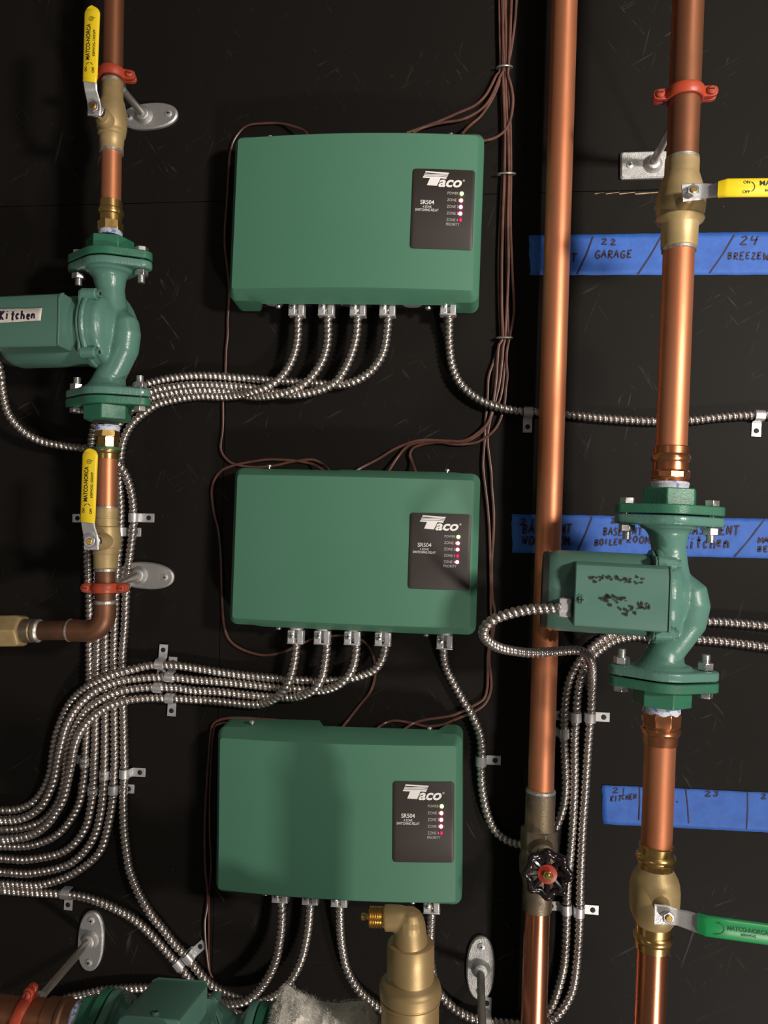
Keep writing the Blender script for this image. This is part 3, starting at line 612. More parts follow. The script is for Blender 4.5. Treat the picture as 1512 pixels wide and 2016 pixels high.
# ------------------------------------------------------------------ blue masking tapes
def write_parts(mb, t, gap=.006):
    """one part per written word group"""
    lab = list(range(len(mb.v)))
    def find(i):
        while lab[i] != i: lab[i] = lab[lab[i]]; i = lab[i]
        return i
    for f in mb.f:
        for i in f[1:]: lab[find(i)] = find(f[0])
    comp = {}
    for i in range(len(mb.v)): comp.setdefault(find(i), []).append(i)
    spans = sorted((min(mb.v[i].x for i in c_), max(mb.v[i].x for i in c_), k) for k, c_ in comp.items())
    groups = []; end = -9
    for a, b, k in spans:
        if a > end+gap: groups.append(set())
        groups[-1].add(k); end = max(end, b)
    for g_ in groups:
        m2 = MB(); idx = {}
        for f in mb.f:
            if find(f[0]) in g_:
                for i in f:
                    if i not in idx: idx[i] = len(m2.v); m2.v.append(mb.v[i])
                m2.f.append([idx[i] for i in f]); m2.m.append(0)
        m2.build('handwriting', M_marker, t, smooth=False)
def tape(c, label, write, seed):
    """c: tl, tr, br, bl as seen; a 0.15 mm thick strip stuck on the wall"""
    random.seed(seed); t = thing('masking_tape', label, 'tape', P(*c[0], 0), 'blue masking tape strips')
    tl, tr, br, bl = [P(p[0], p[1], 0) for p in c]; n = 60; top = []; bot = []
    for k in range(n+1):
        s_ = k/n; top.append(tl.lerp(tr, s_)+Vector((0, 0, random.uniform(-.00025, .00025)))); bot.append(bl.lerp(br, s_)+Vector((0, 0, random.uniform(-.00025, .00025))))
    rows = 8; vs = []
    for j in range(rows+1):
        for k in range(n+1):
            p = top[k].lerp(bot[k], j/rows); ex = random.uniform(-.0012, .0008) if k in (0, n) else 0
            cr = noise.noise(Vector((p.x*55, seed, p.z*30)))*.0005 + .0006
            vs.append((p.x+ex, -cr, p.z))
    fs = [(j*(n+1)+k, j*(n+1)+k+1, (j+1)*(n+1)+k+1, (j+1)*(n+1)+k) for j in range(rows) for k in range(n)]
    mb = MB(); mb.add(vs, fs); o = mb.build('tape_strip', M_blue, t)
    s_ = o.modifiers.new('thick', 'SOLIDIFY'); s_.thickness = .00015
    mb = MB(); fn = lambda u, v: P(u, v, .00135)
    write(mb, fn); write_parts(mb, t)
def w1(mb, fn):
    hand(mb, '22', 1184, 470, 13, 17, fn, 2.2); hand(mb, 'GARAGE', 1172, 493, 15, 12.6, fn, 2.2)
    hand(mb, 'T', 1124, 500, 16, 14, fn, 2.2) 
    hand(mb, '23', 1322, 470, 13, 17, fn, 2.2)
    hand(mb, '24', 1457, 464, 17, 20, fn, 2.2, .02, .3); hand(mb, 'BREEZEWAY', 1434, 497, 14, 11.6, fn, 2.1)
    for a, b in (((1168, 465), (1136, 540)), ((1302, 465), (1256, 540)), ((1446, 462), (1397, 538))): stroke(mb, [a, ((a[0]+b[0])/2+2, (a[1]+b[1])/2), b], 3.0, fn)
def w2(mb, fn):
    hand(mb, '21', 1022, 1021, 13, 20, fn, 2.6); hand(mb, 'BASEMENT', 1029, 1033, 17, 12.4, fn, 2.6, -.02); hand(mb, 'WORKROOM', 1029, 1056, 17, 12.0, fn, 2.6)
    hand(mb, '22', 1203, 1019, 11, 15, fn, 2.6); hand(mb, 'BASEMENT', 1189, 1039, 14, 9.6, fn, 2.2); hand(mb, 'BOILER', 1172, 1062, 11, 9.4, fn, 2.2, -.02); hand(mb, 'ROOM', 1235, 1056, 14, 12, fn, 2.2)
    hand(mb, '23', 1345, 1019, 12, 16, fn, 2.4); hand(mb, 'BASEMENT', 1352, 1036, 17, 13.2, fn, 2.6, .0); hand(mb, 'Kitchen', 1345, 1057, 22, 13.5, fn, 2.8)
    hand(mb, 'MASTER', 1493, 1058, 11, 12, fn, 2.4); hand(mb, 'BED', 1493, 1076, 11, 11, fn, 2.4)
    for a, b in (((1166, 1017), (1137, 1086)), ((1326, 1018), (1300, 1090)), ((1506, 1022), (1446, 1097))): stroke(mb, [a, ((a[0]+b[0])/2+1.5, (a[1]+b[1])/2), b], 2.8, fn)
def w3(mb, fn):
    hand(mb, '21', 1205, 1551, 11, 17, fn, 1.8); hand(mb, 'KITCHEN', 1202, 1568, 10, 7.6, fn, 1.9, -.10); hand(mb, '22', 1276, 1554, 11, 14, fn, 1.8); hand(mb, '.', 1331, 1566, 14, 8, fn, 2.4)
    hand(mb, '23', 1387, 1557, 11, 17, fn, 1.8); hand(mb, '24', 1499, 1562, 12, 17, fn, 1.8)
    for a, b in (((1259, 1549), (1258, 1615)), ((1350, 1552), (1356, 1621)), ((1472, 1558), (1470, 1633))): stroke(mb, [a, ((a[0]+b[0])/2+1, (a[1]+b[1])/2), b], 2.4, fn)
tape([(1042, 464), (1800, 452), (1800, 541), (1044, 542)], 'blue tape strip reading 22 garage, uppermost of three', w1, 11)
tape([(1008, 1012), (1800, 1026), (1800, 1106), (1008, 1088)], 'blue tape strip reading basement boiler room, behind the right pump', w2, 12)
tape([(1184, 1545), (1800, 1573), (1800, 1653), (1188, 1622)], 'blue tape strip reading kitchen, lowest of three', w3, 13)
# ------------------------------------------------------------------ pipe axes
AL = Axis((224, 0), (207, 1180), .080)
AM = Axis((1111.5, 0), (1050.5, 2016), .050)
AR = Axis((1355, 0), (1279, 2016), .155)
def pipe(ax, v0, v1, r, m, label, name='copper_pipe', group='copper pipe lengths', bands=()):
    mb = MB(); ax.lathe(mb, [(v0, r)] + [(v, r) for v in ()] + [(v1, r)], 48)
    o = mb.build(name, m, None, loc=ax.at((v0+v1)/2)); return tag(o, label, 'pipe', group)
def fitting(ax, name, label, segs, tapeseg=None, cat='fitting', group='threaded adapters'):
    """segs: (partname, material, profile, sides)"""
    t = thing(name, label, cat, ax.at(segs[0][2][0][0]), group)
    for nm, m, prof, sides in segs:
        mb = MB(); ax.lathe(mb, prof, 40, 0, sides, PI/6 if sides else 0)
        mb.build(nm, m, t, bevel=.0005 if sides else 0)
    return t
# ---- left riser
pipe(AL, -600, 165, 19.5, M_copper_brown, 'copper pipe at upper left, above the upper yellow-handled valve', bands=())
pipe(AL, 298, 402, 19.3, M_copper, 'short copper pipe at left between the upper valve and the left pump')
pipe(AL, 900, 1002, 19.6, M_copper, 'short copper pipe beside the lower left yellow handle')
pipe(AL, 1122, 1188, 19.3, M_copper_dull, 'short dull copper pipe inside the lower left red clamp')
fitting(AL, 'brass_adapter', 'brass press adapter screwed into the top of the left pump flange',
 [('press_socket', M_brass, [(397, 20), (398, 22), (412, 22), (414, 24.5), (419, 25.5), (424, 24.5), (426, 22), (438, 21.5), (438.5, 20)], None), ('hex_collar', M_brass, [(438, 24.5), (456, 24.5)], 6),
  ('thread_tape', M_tape, [(456, 22), (459, 23), (462, 22.4), (466, 22.8)], None)])
fitting(AL, 'brass_adapter', 'brass press adapter screwed into the bottom of the left pump flange',
 [('thread_tape', M_tape, [(838, 22.5), (842, 24), (846, 22.8), (849, 23)], None), ('hex_collar', M_brass, [(848.5, 24), (861, 24)], 6), ('hex_body', M_brass, [(861, 21.5), (881, 21.5)], 8),
  ('press_socket', M_brass, [(881, 22), (883, 25), (888, 25.5), (892, 24), (894, 21.5), (904, 21), (904.5, 19.5)], None), ('seal_ring', M_flange, [(881.5, 25.8), (884, 26.2), (886.5, 25.8)], None)])
# ---- valves
def strip(mb, path, th, M=None, mi=0):
    """flat bar through (u, v, d, width in px)"""
    c = [P(u, v, d) for u, v, d, w in path]; R = []
    for i, (u, v, d, w) in enumerate(path):
        t = (c[min(i+1, len(c)-1)]-c[max(i-1, 0)]).normalized(); nrm = Vector((0, -1, 0)); wd = t.cross(nrm).normalized(); nn = wd.cross(t).normalized()
        hw = w/2*sc(u, v, d); h = th/2; e = min(h*.8, hw*.5)
        R.append([c[i]+wd*a+nn*b for a, b in ((-hw, -h+e), (-hw+e, -h), (hw-e, -h), (hw, -h+e), (hw, h-e), (hw-e, h), (-hw+e, h), (-hw, h-e))])
    mb.rings(R, mi)
def dense(path, n=6):
    out = []
    for a, b in zip(path, path[1:]):
        for k in range(n): out.append(tuple(a[i]+(b[i]-a[i])*k/n for i in range(4)))
    return out+[path[-1]]
def tip(path, up=True):
    """round the outer end of the grip"""
    (u0, v0, d0, w0), (u1, v1, d1, w1) = path[-2], path[-1]
    L = math.hypot(u1-u0, v1-v0); du, dv = (u1-u0)/L, (v1-v0)/L; out = list(path[:-1]); R = w1/2
    out.append((u1-du*R, v1-dv*R, d1, w1))
    for k in range(1, 8):
        a = k/8*PI/2*1.0; out.append((u1-du*R*(1-math.sin(a)), v1-dv*R*(1-math.sin(a)), d1, w1*math.cos(a)))
    return out
def valve(ax, label, prof, nut, steel, grip, gm, writing, lab_grip, solder=(), press=None, body_m=None):
    t = thing('ball_valve', label, 'valve', ax.at(prof[0][0]), 'ball valves on the copper pipes')
    mb = MB(); ax.lathe(mb, prof, 48)
    nu, nv, nd = nut; pn = P(nu, nv, nd); root = pn.copy(); root.y = -(ax.d)
    M = frame(root, (pn-root)); L = (pn-root).length; s_ = sc(nu, nv, nd)
    mb.lathe([(0, 20*s_), (L*.52, 17*s_), (L*.60, 13*s_), (L*.78, 12*s_)], M, 28)
    # cast ribs around the ball chamber and a parting line
    vs = [p[0] for p in prof]; vm = (min(vs)+max(vs))/2
    o = mb.build('body', body_m or M_cast_brass, t, angle=30)
    for a, b, r in solder:
        mb = MB(); ax.lathe(mb, [(a, r-1), (a+.5, r), (b-.5, r+.3), (b, r-1)], 40); mb.build('solder_joint', M_solder, t)
    if press:
        for pr in press:
            mb = MB(); ax.lathe(mb, pr, 40); mb.build('press_end', M_brass, t)
    mb = MB(); mb.lathe([(L*.76, 6.5*s_), (L+.0062, 6.5*s_), (L+.0066, 5.5*s_)], M, 16); stem = mb.build('stem', M_brass, t)
    mb = MB(); mb.lathe([(L+.0012, 12.5*s_), (L+.0052, 12.5*s_)], M, 6, sides=6); mb.lathe([(L*.80, 15*s_), (L*.93, 15*s_)], M, 24)
    mb.build('packing_nut', M_bolt, t, bevel=.0006)
    mb = MB(); strip(mb, dense(steel, 4), .0026); h = mb.build('handle', M_zinc, t, bevel=0); h['label'] = 'bare steel lever end'
    mb = MB(); strip(mb, tip(dense(grip, 4)), .0046); g_ = mb.build('grip', gm, h, angle=50)
    g_['label'] = lab_grip
    (u0, v0, d0, w0), (u1, v1, d1, w1) = grip[1], grip[-1]
    L = math.hypot(u1-u0, v1-v0); tx, ty = (u1-u0)/L, (v1-v0)/L
    rx, ry = -ty, tx
    def fn(a, b):
        k = a/L; d = d0+(d1-d0)*k
        p = P(u0+tx*a+rx*b, v0+ty*a+ry*b, d); return p + Vector((0, -.0026, 0))
    mb = MB(); writing(mb, fn, L); mb.build('printed_text', M_ink if gm is M_yellow else M_inkgreen, g_, smooth=False)
    return t
def arc(mb, fn, cx, cy, r, a0, a1, w):
    stroke(mb, [(cx+r*math.cos(math.radians(a0+(a1-a0)*k/8)), cy+r*math.sin(math.radians(a0+(a1-a0)*k/8))) for k in range(9)], w, fn)
def wr_left(k):
    # a runs up the grip, b to the right of reading direction (down the letters)
    def f(mb, fn, L):
        q = lambda x, y: fn(x, y)
        put_text(mb, 'MATCO-NORCA', (34*k, -8, 110*k, 0), q, .022); put_text(mb, '600WOG-150SWP', (42*k, 5, 98*k, 10), q, .012)
        put_text(mb, 'ON', (9*k, -9.5, 19*k, -4.5), q, .02); put_text(mb, 'OFF', (7*k, 5, 19*k, 10), q, .02)
        arc(mb, q, 22*k, 0, 6, -75, -10, 1.2); arc(mb, q, 22*k, 0, 6, 10, 75, 1.2)
        put_text(mb, 'UL', (119*k, -2, 124*k, 3), q, .01); stroke(mb, [(119*k, 5), (123*k, 5), (123*k, 9)], .9, q); arc(mb, q, 121*k, .5, 4.5, 0, 360, .8)
    return f
valve(AL, 'brass ball valve at upper left under the red clamp, yellow handle pointing up',
 [(163, 19), (166, 20.5), (196, 21), (203, 24), (214, 26), (228, 28.5), (244, 29), (256, 28), (259, 26), (262, 27), (268, 26), (270, 23.5), (284, 23), (286, 22), (296, 22.5), (299, 20)],
 (187, 213, .122), [(185, 228, .120, 27), (186, 214, .1205, 28), (184, 198, .1215, 27), (179, 178, .128, 26), (177, 158, .131, 28)], [(176.5, 162, .1315, 29), (177.5, 152, .1325, 30), (182, 13, .1330, 32)], M_yellow, wr_left(.93), 'yellow vinyl lever grip',
 solder=((160, 165, 21), (297, 303, 22.5)))
valve(AL, 'brass ball valve at lower left, yellow handle up, above the red clamp and elbow',
 [(1000, 21), (1001, 22.5), (1017, 22.5), (1018, 21.5), (1021, 21.5), (1022, 22.5), (1036, 22.5), (1038, 25.5), (1050, 27.5), (1066, 28.5), (1078, 27.5), (1080, 26), (1090, 25.5), (1091, 24), (1095, 24), (1117, 23), (1119, 21)],
 (180, 1066, .122), [(180, 1082, .120, 31), (180, 1066, .1205, 31), (178, 1052, .1215, 30), (174, 1036, .127, 28), (172.5, 1022, .130, 29)], [(172.5, 1028, .1305, 30), (173, 1018, .1315, 31), (178, 883, .1325, 32)], M_yellow, wr_left(.90), 'yellow vinyl lever grip',
 solder=((997, 1001, 22), (1119, 1125, 21.5)))
def wr_right(mb, fn, L):
    put_text(mb, 'MATCO-NORCA', (62, -12, 178, -2), fn, .022); put_text(mb, '600WOG-150SWP', (72, 4, 160, 10), fn, .012)
    put_text(mb, 'ON', (30, -12, 43, -6), fn, .01); put_text(mb, 'OFF', (28, 7, 43, 13), fn, .01); arc(mb, fn, 42, 0, 10, -70, 70, 1.6)
def wr_green(mb, fn, L):
    put_text(mb, 'MATCO-NORCA', (38, -9, 120, 0), fn, .022); put_text(mb, '600WOG', (66, 3, 96, 8), fn, .012)
    arc(mb, fn, 22, 0, 10, -100, 100, 1.5); put_text(mb, 'ON', (14, -14, 22, -10), fn, .01); put_text(mb, 'OFF', (12, 9, 22, 13), fn, .01)
pipe(AR, -600, 322, 30, M_copper_brown, 'wide copper pipe at upper right, above the valve with the sideways yellow handle')
valve(AR, 'large brass ball valve at upper right, yellow handle pointing right',
 [(317, 30), (319, 32.5), (343, 32.5), (347, 34), (360, 38), (378, 43), (392, 46), (408, 47), (420, 46), (424, 44), (430, 44), (433, 46), (437, 44), (442, 37), (446, 35), (484, 34.5), (489, 34), (491, 31)],
 (1362, 378, .200), [(1343, 380, .197, 35), (1362, 378, .197, 35), (1382, 377, .198, 33), (1400, 376, .202, 28), (1420, 372, .210, 32)], [(1414, 373, .209, 33), (1432, 370, .2125, 37), (1600, 369, .2135, 38)], M_yellow, wr_right, 'yellow vinyl lever grip',
 solder=((312, 319, 32), (488, 496, 32.5)))
pipe(AR, 488, 884, 29.8, M_copper, 'wide copper pipe between the sideways yellow handle valve and the right pump')
fitting(AR, 'copper_adapter', 'shiny copper press adapter on top of the right pump',
 [('press_socket', M_copper_bright, [(879, 31), (881, 33), (894, 32.5), (897, 36), (903, 38), (908, 36), (911, 33), (926, 33.5), (927, 31)], None), ('hex_collar', M_copper_bright, [(926, 35), (930, 38), (941, 38), (945, 34)], 10),
  ('thread', M_copper_bright, [(944, 34), (950, 33)], None), ('thread_tape', M_tape, [(949, 35), (953, 36.5), (958, 35), (963, 35)], None)])
fitting(AR, 'copper_adapter', 'shiny copper press adapter below the right pump',
 [('thread_tape', M_tape, [(1376, 36), (1386, 37), (1394, 35.5), (1404, 36)], None), ('hex_collar', M_copper_bright, [(1400, 37), (1404, 39), (1424, 38), (1428, 36)], 8),
  ('press_socket', M_copper_bright, [(1424, 34), (1430, 34), (1433, 37.5), (1439, 38), (1443, 36), (1446, 33), (1464, 32.5), (1466, 30)], None)])
pipe(AR, 1462, 1668, 29.6, M_copper, 'wide copper pipe below the right pump crossing the lowest blue tape')
valve(AR, 'large brass ball valve at lower right with a green handle',
 [(1706, 33), (1712, 35), (1718, 39), (1722, 41), (1725, 43), (1735, 46), (1750, 48), (1768, 48), (1784, 47), (1800, 43), (1812, 38), (1820, 33)],
 (1314, 1803, .200), [(1288, 1800, .197, 40), (1314, 1802, .197, 38), (1334, 1806, .198, 32), (1356, 1812, .202, 36), (1386, 1822, .210, 38)], [(1374, 1817, .208, 39), (1392, 1823, .2125, 41), (1560, 1846, .2135, 42)], M_greenvinyl, wr_green, 'green vinyl lever grip',
 press=([(1662, 30.5), (1664, 33), (1678, 32.5), (1682, 37), (1688, 38.5), (1693, 37), (1697, 33.5), (1711, 33.5), (1712, 31)], [(1814, 31), (1816, 33.5), (1834, 33), (1838, 36.5), (1845, 37.5), (1850, 36), (1853, 33), (1866, 32.5), (1867, 30)]), body_m=M_cast_brass)
pipe(AR, 1862, 2700, 29.4, M_copper_shiny, 'wide copper pipe at the bottom right below the green-handled valve')
pipe(AM, -600, 1566, 25.3, M_copper, 'long middle copper pipe running down to the black-wheeled valve')
pipe(AM, 1770, 2700, 25.3, M_copper_shiny, 'middle copper pipe below the black-wheeled valve')
# ---- globe valve with black wheel
t = thing('globe_valve', 'weathered brass valve with a black hand wheel and red centre', 'valve', AM.at(1600))
mb = MB(); AM.lathe(mb, [(1557, 27), (1559, 29), (1624, 29), (1632, 31)], 40); AM.lathe(mb, [(1728, 31), (1745, 29), (1790, 28.5), (1791, 26)], 40)
AM.lathe(mb, [(1668, 33), (1690, 38), (1716, 37), (1736, 30)], 32)
o = mb.build('body', M_old_brass, t)
mb = MB(); AM.lathe(mb, [(1630, 35), (1634, 37.5), (1668, 37.5), (1674, 35)], 6, sides=6, phase=PI/2*0.18); mb.build('hex_collar', M_old_brass, t, bevel=.001)
mb = MB(); AM.lathe(mb, [(1552, 26), (1554, 28.5), (1558, 29.5), (1561, 28)], 40); mb.build('solder_joint', M_solder, t)
wc = P(1078, 1722, .128); root = wc.copy(); root.y = -.05; M = frame(root, wc-root, Vector((0, 0, 1))); L = (wc-root).length; s_ = sc(1078, 1722, .128)
mb = MB(); mb.lathe([(0, 28*s_), (L*.42, 25*s_), (L*.45, 20*s_)], M, 28); mb.lathe([(L*.45, 21*s_), (L*.66, 21*s_)], M, 6, sides=6); mb.lathe([(L*.64, 12*s_), (L*.75, 12*s_), (L*1.04, 6*s_)], M, 20)
mb.build('bonnet', M_old_brass, t, bevel=.0006)
mb = MB(); R = []; nn = 96
for k in range(nn):
    a = 2*PI*k/nn; r = (40+3.5*math.cos(8*a))*s_; c = Vector((r*math.cos(a), r*math.sin(a), L-.0015+.0012*math.cos(8*a)))
    er = Vector((math.cos(a), math.sin(a), 0)); R.append([c + er*math.cos(b)*8*s_ + Vector((0, 0, 1))*math.sin(b)*7*s_ for b in [2*PI*j/12 for j in range(12)]])
mb.rings(R, M=M, loop=True)
for k in range(8):
    a = 2*PI*k/8; er = Vector((math.cos(a), math.sin(a), 0)); mb.tube([er*12*s_+Vector((0, 0, L-.004)), er*27*s_+Vector((0, 0, L-.0035)), er*42*s_+Vector((0, 0, L-.0012))], [7*s_, 6*s_, 8*s_], 10, M=M)
mb.lathe([(L-.011, 15*s_), (L-.002, 20*s_), (L-.0012, 19*s_)], M, 28)
wh = mb.build('hand_wheel', M_black, t)
mb = MB(); mb.lathe([(L-.0014, 19*s_), (L-.0004, 19*s_), (L-.0002, 18*s_), (L-.0002, .00001)], M, 36); mb.build('name_disc', M_reddisc, wh)
mb = MB(); mb.lathe([(L-.0002, 11*s_), (L+.0042, 11*s_)], M, 6, sides=6); mb.lathe([(L+.0042, 5.5*s_), (L+.0062, 5*s_)], M, 16); mb.build('wheel_nut', M_brass, wh, bevel=.0006)
# ---- elbow and union at left
def arcpts(c, r, a0, a1, e1, e2, n=14): return [c+e1*r*math.cos(a0+(a1-a0)*k/n)+e2*r*math.sin(a0+(a1-a0)*k/n) for k in range(n+1)]
ev = AL.at(1186); eh = P(138, 1241, .080); s_ = sc(180, 1220, .08); ex = (P(100, 1241, .08)-eh).normalized(); ez = -AL.t
corner = ev + AL.t*((eh-ev).dot(AL.t)); r = 36*s_
path = [ev] + [corner - ez*0 + ez*r + ex*r - ex*r*math.cos(a) - ez*r*math.sin(a) for a in [PI/2*k/12 for k in range(13)]] + [eh]
t = thing('copper_elbow', 'copper elbow turning left under the lower left red clamp', 'elbow', corner)
mb = MB(); mb.tube(path, 21.6*s_, 32); mb.build('elbow_body', M_copper_dull, t)
mb = MB(); AL.lathe(mb, [(1181, 20), (1183, 22.2), (1188, 22.6), (1190, 20.5)], 36)
mb.tube([eh-ex*.001, eh+ex*.0008, eh+ex*.0028], [22.4*s_, 22.6*s_, 20.4*s_], 32); mb.build('solder_joint', M_solder, t)
AH = Axis((-60, 1243), (140, 1241), .080, True)
pipe(AH, 72, 140, 18.8, M_copper_dull, 'short dull copper pipe between the elbow and the brass union at left')
t = thing('brass_union', 'brass union nut at the left edge on the short level pipe', 'fitting', AH.at(20), 'pipe unions')
mb = MB(); AH.lathe(mb, [(0, 31), (4, 34.5), (40, 34.5), (47, 31)], 6, sides=6, phase=PI/2*.25); mb.build('hex_nut', M_cast_brass, t, bevel=.0016, seg=3)
mb = MB(); AH.lathe(mb, [(46, 21), (47, 23), (64, 23), (66, 21.5), (69, 21.5), (70, 23), (76, 22), (78, 20)], 36); mb.build('tail_sleeve', M_old_brass, t)
mb = MB(); AH.lathe(mb, [(74, 22), (76, 23.2), (79, 22), (81, 19)], 36); mb.build('solder_joint', M_solder, t)
mb = MB(); AH.lathe(mb, [(-400, 20), (-40, 20), (-38, 25), (1, 26)], 30); mb.build('far_sleeve', M_zinc, t)
# ------------------------------------------------------------------ pipe hangers
def clamp_mesh(R, M, rod_len):
    """ring around local z, ears on x, boss towards +y; returns builders"""
    ring = MB(); n = 40; h = .0058; prof = [(R*1.0, -h), (R+.0028, -h), (R+.0042, -h*.4), (R+.0042, h*.4), (R+.0028, h), (R*1.0, h)]
    ring.rings([[(r*math.cos(2*PI*k/n), r*math.sin(2*PI*k/n), z) for r, z in prof] for k in range(n)], M=M, loop=True)
    for s_ in (-1, 1):
        for y0, y1 in ((-.0062, -.0012), (.0008, .0060)):
            x0 = R+.0005; pts = [(x0, -.0055), (x0+.010, -.0055), (x0+.0135, -.0040), (x0+.015, 0), (x0+.0135, .0040), (x0+.010, .0055), (x0, .0055)]
            ring.rings([[(s_*x, y, z) for x, z in pts] for y in (y0, y1)], M=M)
    boss = MB(); 
    o = M @ Vector((0, R+.002, 0)); return ring, o
def hanger(label, ax_M, R, hub, kind, ang=0, ears=True, off=(0, 0)):
    """plate on the wall, rod, red split ring"""
    t = thing('pipe_hanger', label, 'pipe hanger', P(hub[0], hub[1], 0), 'pipe hangers with wall plates')
    s_ = P(hub[0], hub[1], 0); s_.y = 0
    pm = MB(); th = .0052
    Mp = Matrix.Translation(s_) @ Matrix.Rotation(math.radians(ang), 4, 'Y') @ Matrix.Rotation(PI/2, 4, 'X')   # local z -> -y (out of wall)
    ox = off[0]*.625e-3
    if kind == 'oval':
        a, b = .0375, .0170; pts = []
        for k in range(48):
            q = 2*PI*k/48; pts.append((a*math.copysign(abs(math.cos(q))**.85, math.cos(q)), b*math.copysign(abs(math.sin(q))**.9, math.sin(q))))
    else:
        a, b = .0370, .0165; pts = [(x+sx*(a-.003), y+sy*(b-.003)) for sx, sy, x, y in ((1, 1, .003, .001), (1, 1, .001, .003), (-1, 1, -.001, .003), (-1, 1, -.003, .001), (-1, -1, -.003, -.001), (-1, -1, -.001, -.003), (1, -1, .001, -.003), (1, -1, .003, -.001))]
    pm.rings([[(x+ox, y, 0) for x, y in pts], [(x+ox, y, th*.65) for x, y in pts], [(x*.95+ox, y*.90, th) for x, y in pts]], M=Mp)
    pm.lathe([(th*.8, .0125), (th+.002, .0098), (th+.0065, .0082), (th+.0075, .0070), (th+.0078, .0055)], Mp, 28)
    p = pm.build('wall_plate', M_cast, t, angle=30)
    for sx in (-1, 1):
        m = MB(); m.lathe([(th-.0003, .0044), (th+.0010, .0042), (th+.0016, .0030), (th+.0016, .00001)], Mp @ Matrix.Translation((ox+sx*.0262, 0, 0)), 18)
        m.box((ox+sx*.0262, 0, th+.0017), (.0048, .0009, .0004), Mp, 1); m.box((ox+sx*.0262, 0, th+.0017), (.0009, .0048, .0004), Mp, 1)
        m.build('screw', [M_zinc, M_ink], p)
    if ax_M is None:
        e = P(952, 2140, .12); m = MB(); m.tube([s_+Vector((0, -.008, 0)), e], .0047, 18); m.build('threaded_rod', M_rod, t); return t
    ring, o = clamp_mesh(R, ax_M, 0)
    m = MB(); a0 = s_+Vector((0, -.008, 0)); dr = (o-a0).normalized(); m.tube([a0, o-dr*.008, o], .0047, 18); m.build('threaded_rod', M_rod, t)
    rg = ring.build('red_clamp', M_red, t, bevel=.0007)
    rg['label'] = 'red painted split ring clamp'
    m = MB(); m.lathe([(0, .0075), (.012, .0068)], frame(o-dr*.013, dr), 6, sides=6); m.build('rod_socket', M_cast, t, bevel=.0006)
    for sx in (-1, 1):
        m = MB(); F_ = ax_M @ Matrix.Translation((sx*(R+.0085), 0, 0)) @ Matrix.Rotation(PI/2, 4, 'X')
        m.lathe([(-.009, .0025), (.0062, .0025), (.0062, .0044), (.0082, .0042), (.0094, .0028), (.0096, .0001)], F_, 16); m.box((0, 0, .0096), (.0048, .0010, .0008), F_, 1)
        m.build('clamp_screw', [M_red, M_ink], rg)
    return t
def Mclamp(ax, v, yaw=0, tilt=0): return frame(ax.at(v), -ax.t) @ Matrix.Rotation(math.radians(yaw), 4, 'Z') @ Matrix.Rotation(math.radians(tilt), 4, 'Y')
hanger('red clamp on a rod with an oval plate, above the upper left valve', Mclamp(AL, 147, 12, 4), 20*AL.sc(147), (287, 232), 'oval', -3, off=(10, 0))
hanger('red clamp on a rod with a rectangular plate, above the upper right valve', Mclamp(AR, 188, -6), 30.6*AR.sc(188), (1283, 327), 'rect', 0, off=(-1, 0))
hanger('red clamp on a rod with an oval plate, below the lower left valve', Mclamp(AL, 1157, 6), 20*AL.sc(1157), (277, 1132), 'oval', 3, off=(12, 0))
AP = Axis((-70, 1989), (170, 2011), .150, True)
Mh = frame(AP.at(40), AP.t) ; Mh = Mh @ Matrix.Rotation(math.radians(0), 4, 'Z')
hanger('red clamp at the bottom left corner on a rod with an upright oval plate', Mclamp(AP, 47, 0, 14), 34*AP.sc(47), (181, 1846), 'oval', 92, off=(4, 0))
hanger('upright oval plate with a rod at the bottom, right of the brass vent', None, 0, (946, 1903), 'oval', 91, off=(0, 0))
# ------------------------------------------------------------------ pumps
FV = .081
def flange_plate(mb, z0, z1, M=None, k=1.0):
    cs = [(.0405*k, 0, .0118), (0, 0, .0325*k), (-.0405*k, 0, .0118)]; pts = []
    # convex outline of three circles
    cand = [(cx+r*math.cos(2*PI*i/64), cy+r*math.sin(2*PI*i/64)) for cx, cy, r in cs for i in range(64)]
    cand = sorted(set((round(x, 6), round(y, 6)) for x, y in cand))
    def half(ps):
        h = []
        for p in ps:
            while len(h) > 1 and (h[-1][0]-h[-2][0])*(p[1]-h[-2][1])-(h[-1][1]-h[-2][1])*(p[0]-h[-2][0]) <= 0: h.pop()
            h.append(p)
        return h
    lo_, up_ = half(cand), half(cand[::-1]); poly = lo_[:-1]+up_[:-1]
    mb.prism(poly, z0, z1, M)
def hexp(r, ph=0): return [(r*math.cos(PI/3*k+ph), r*math.sin(PI/3*k+ph)) for k in range(6)]
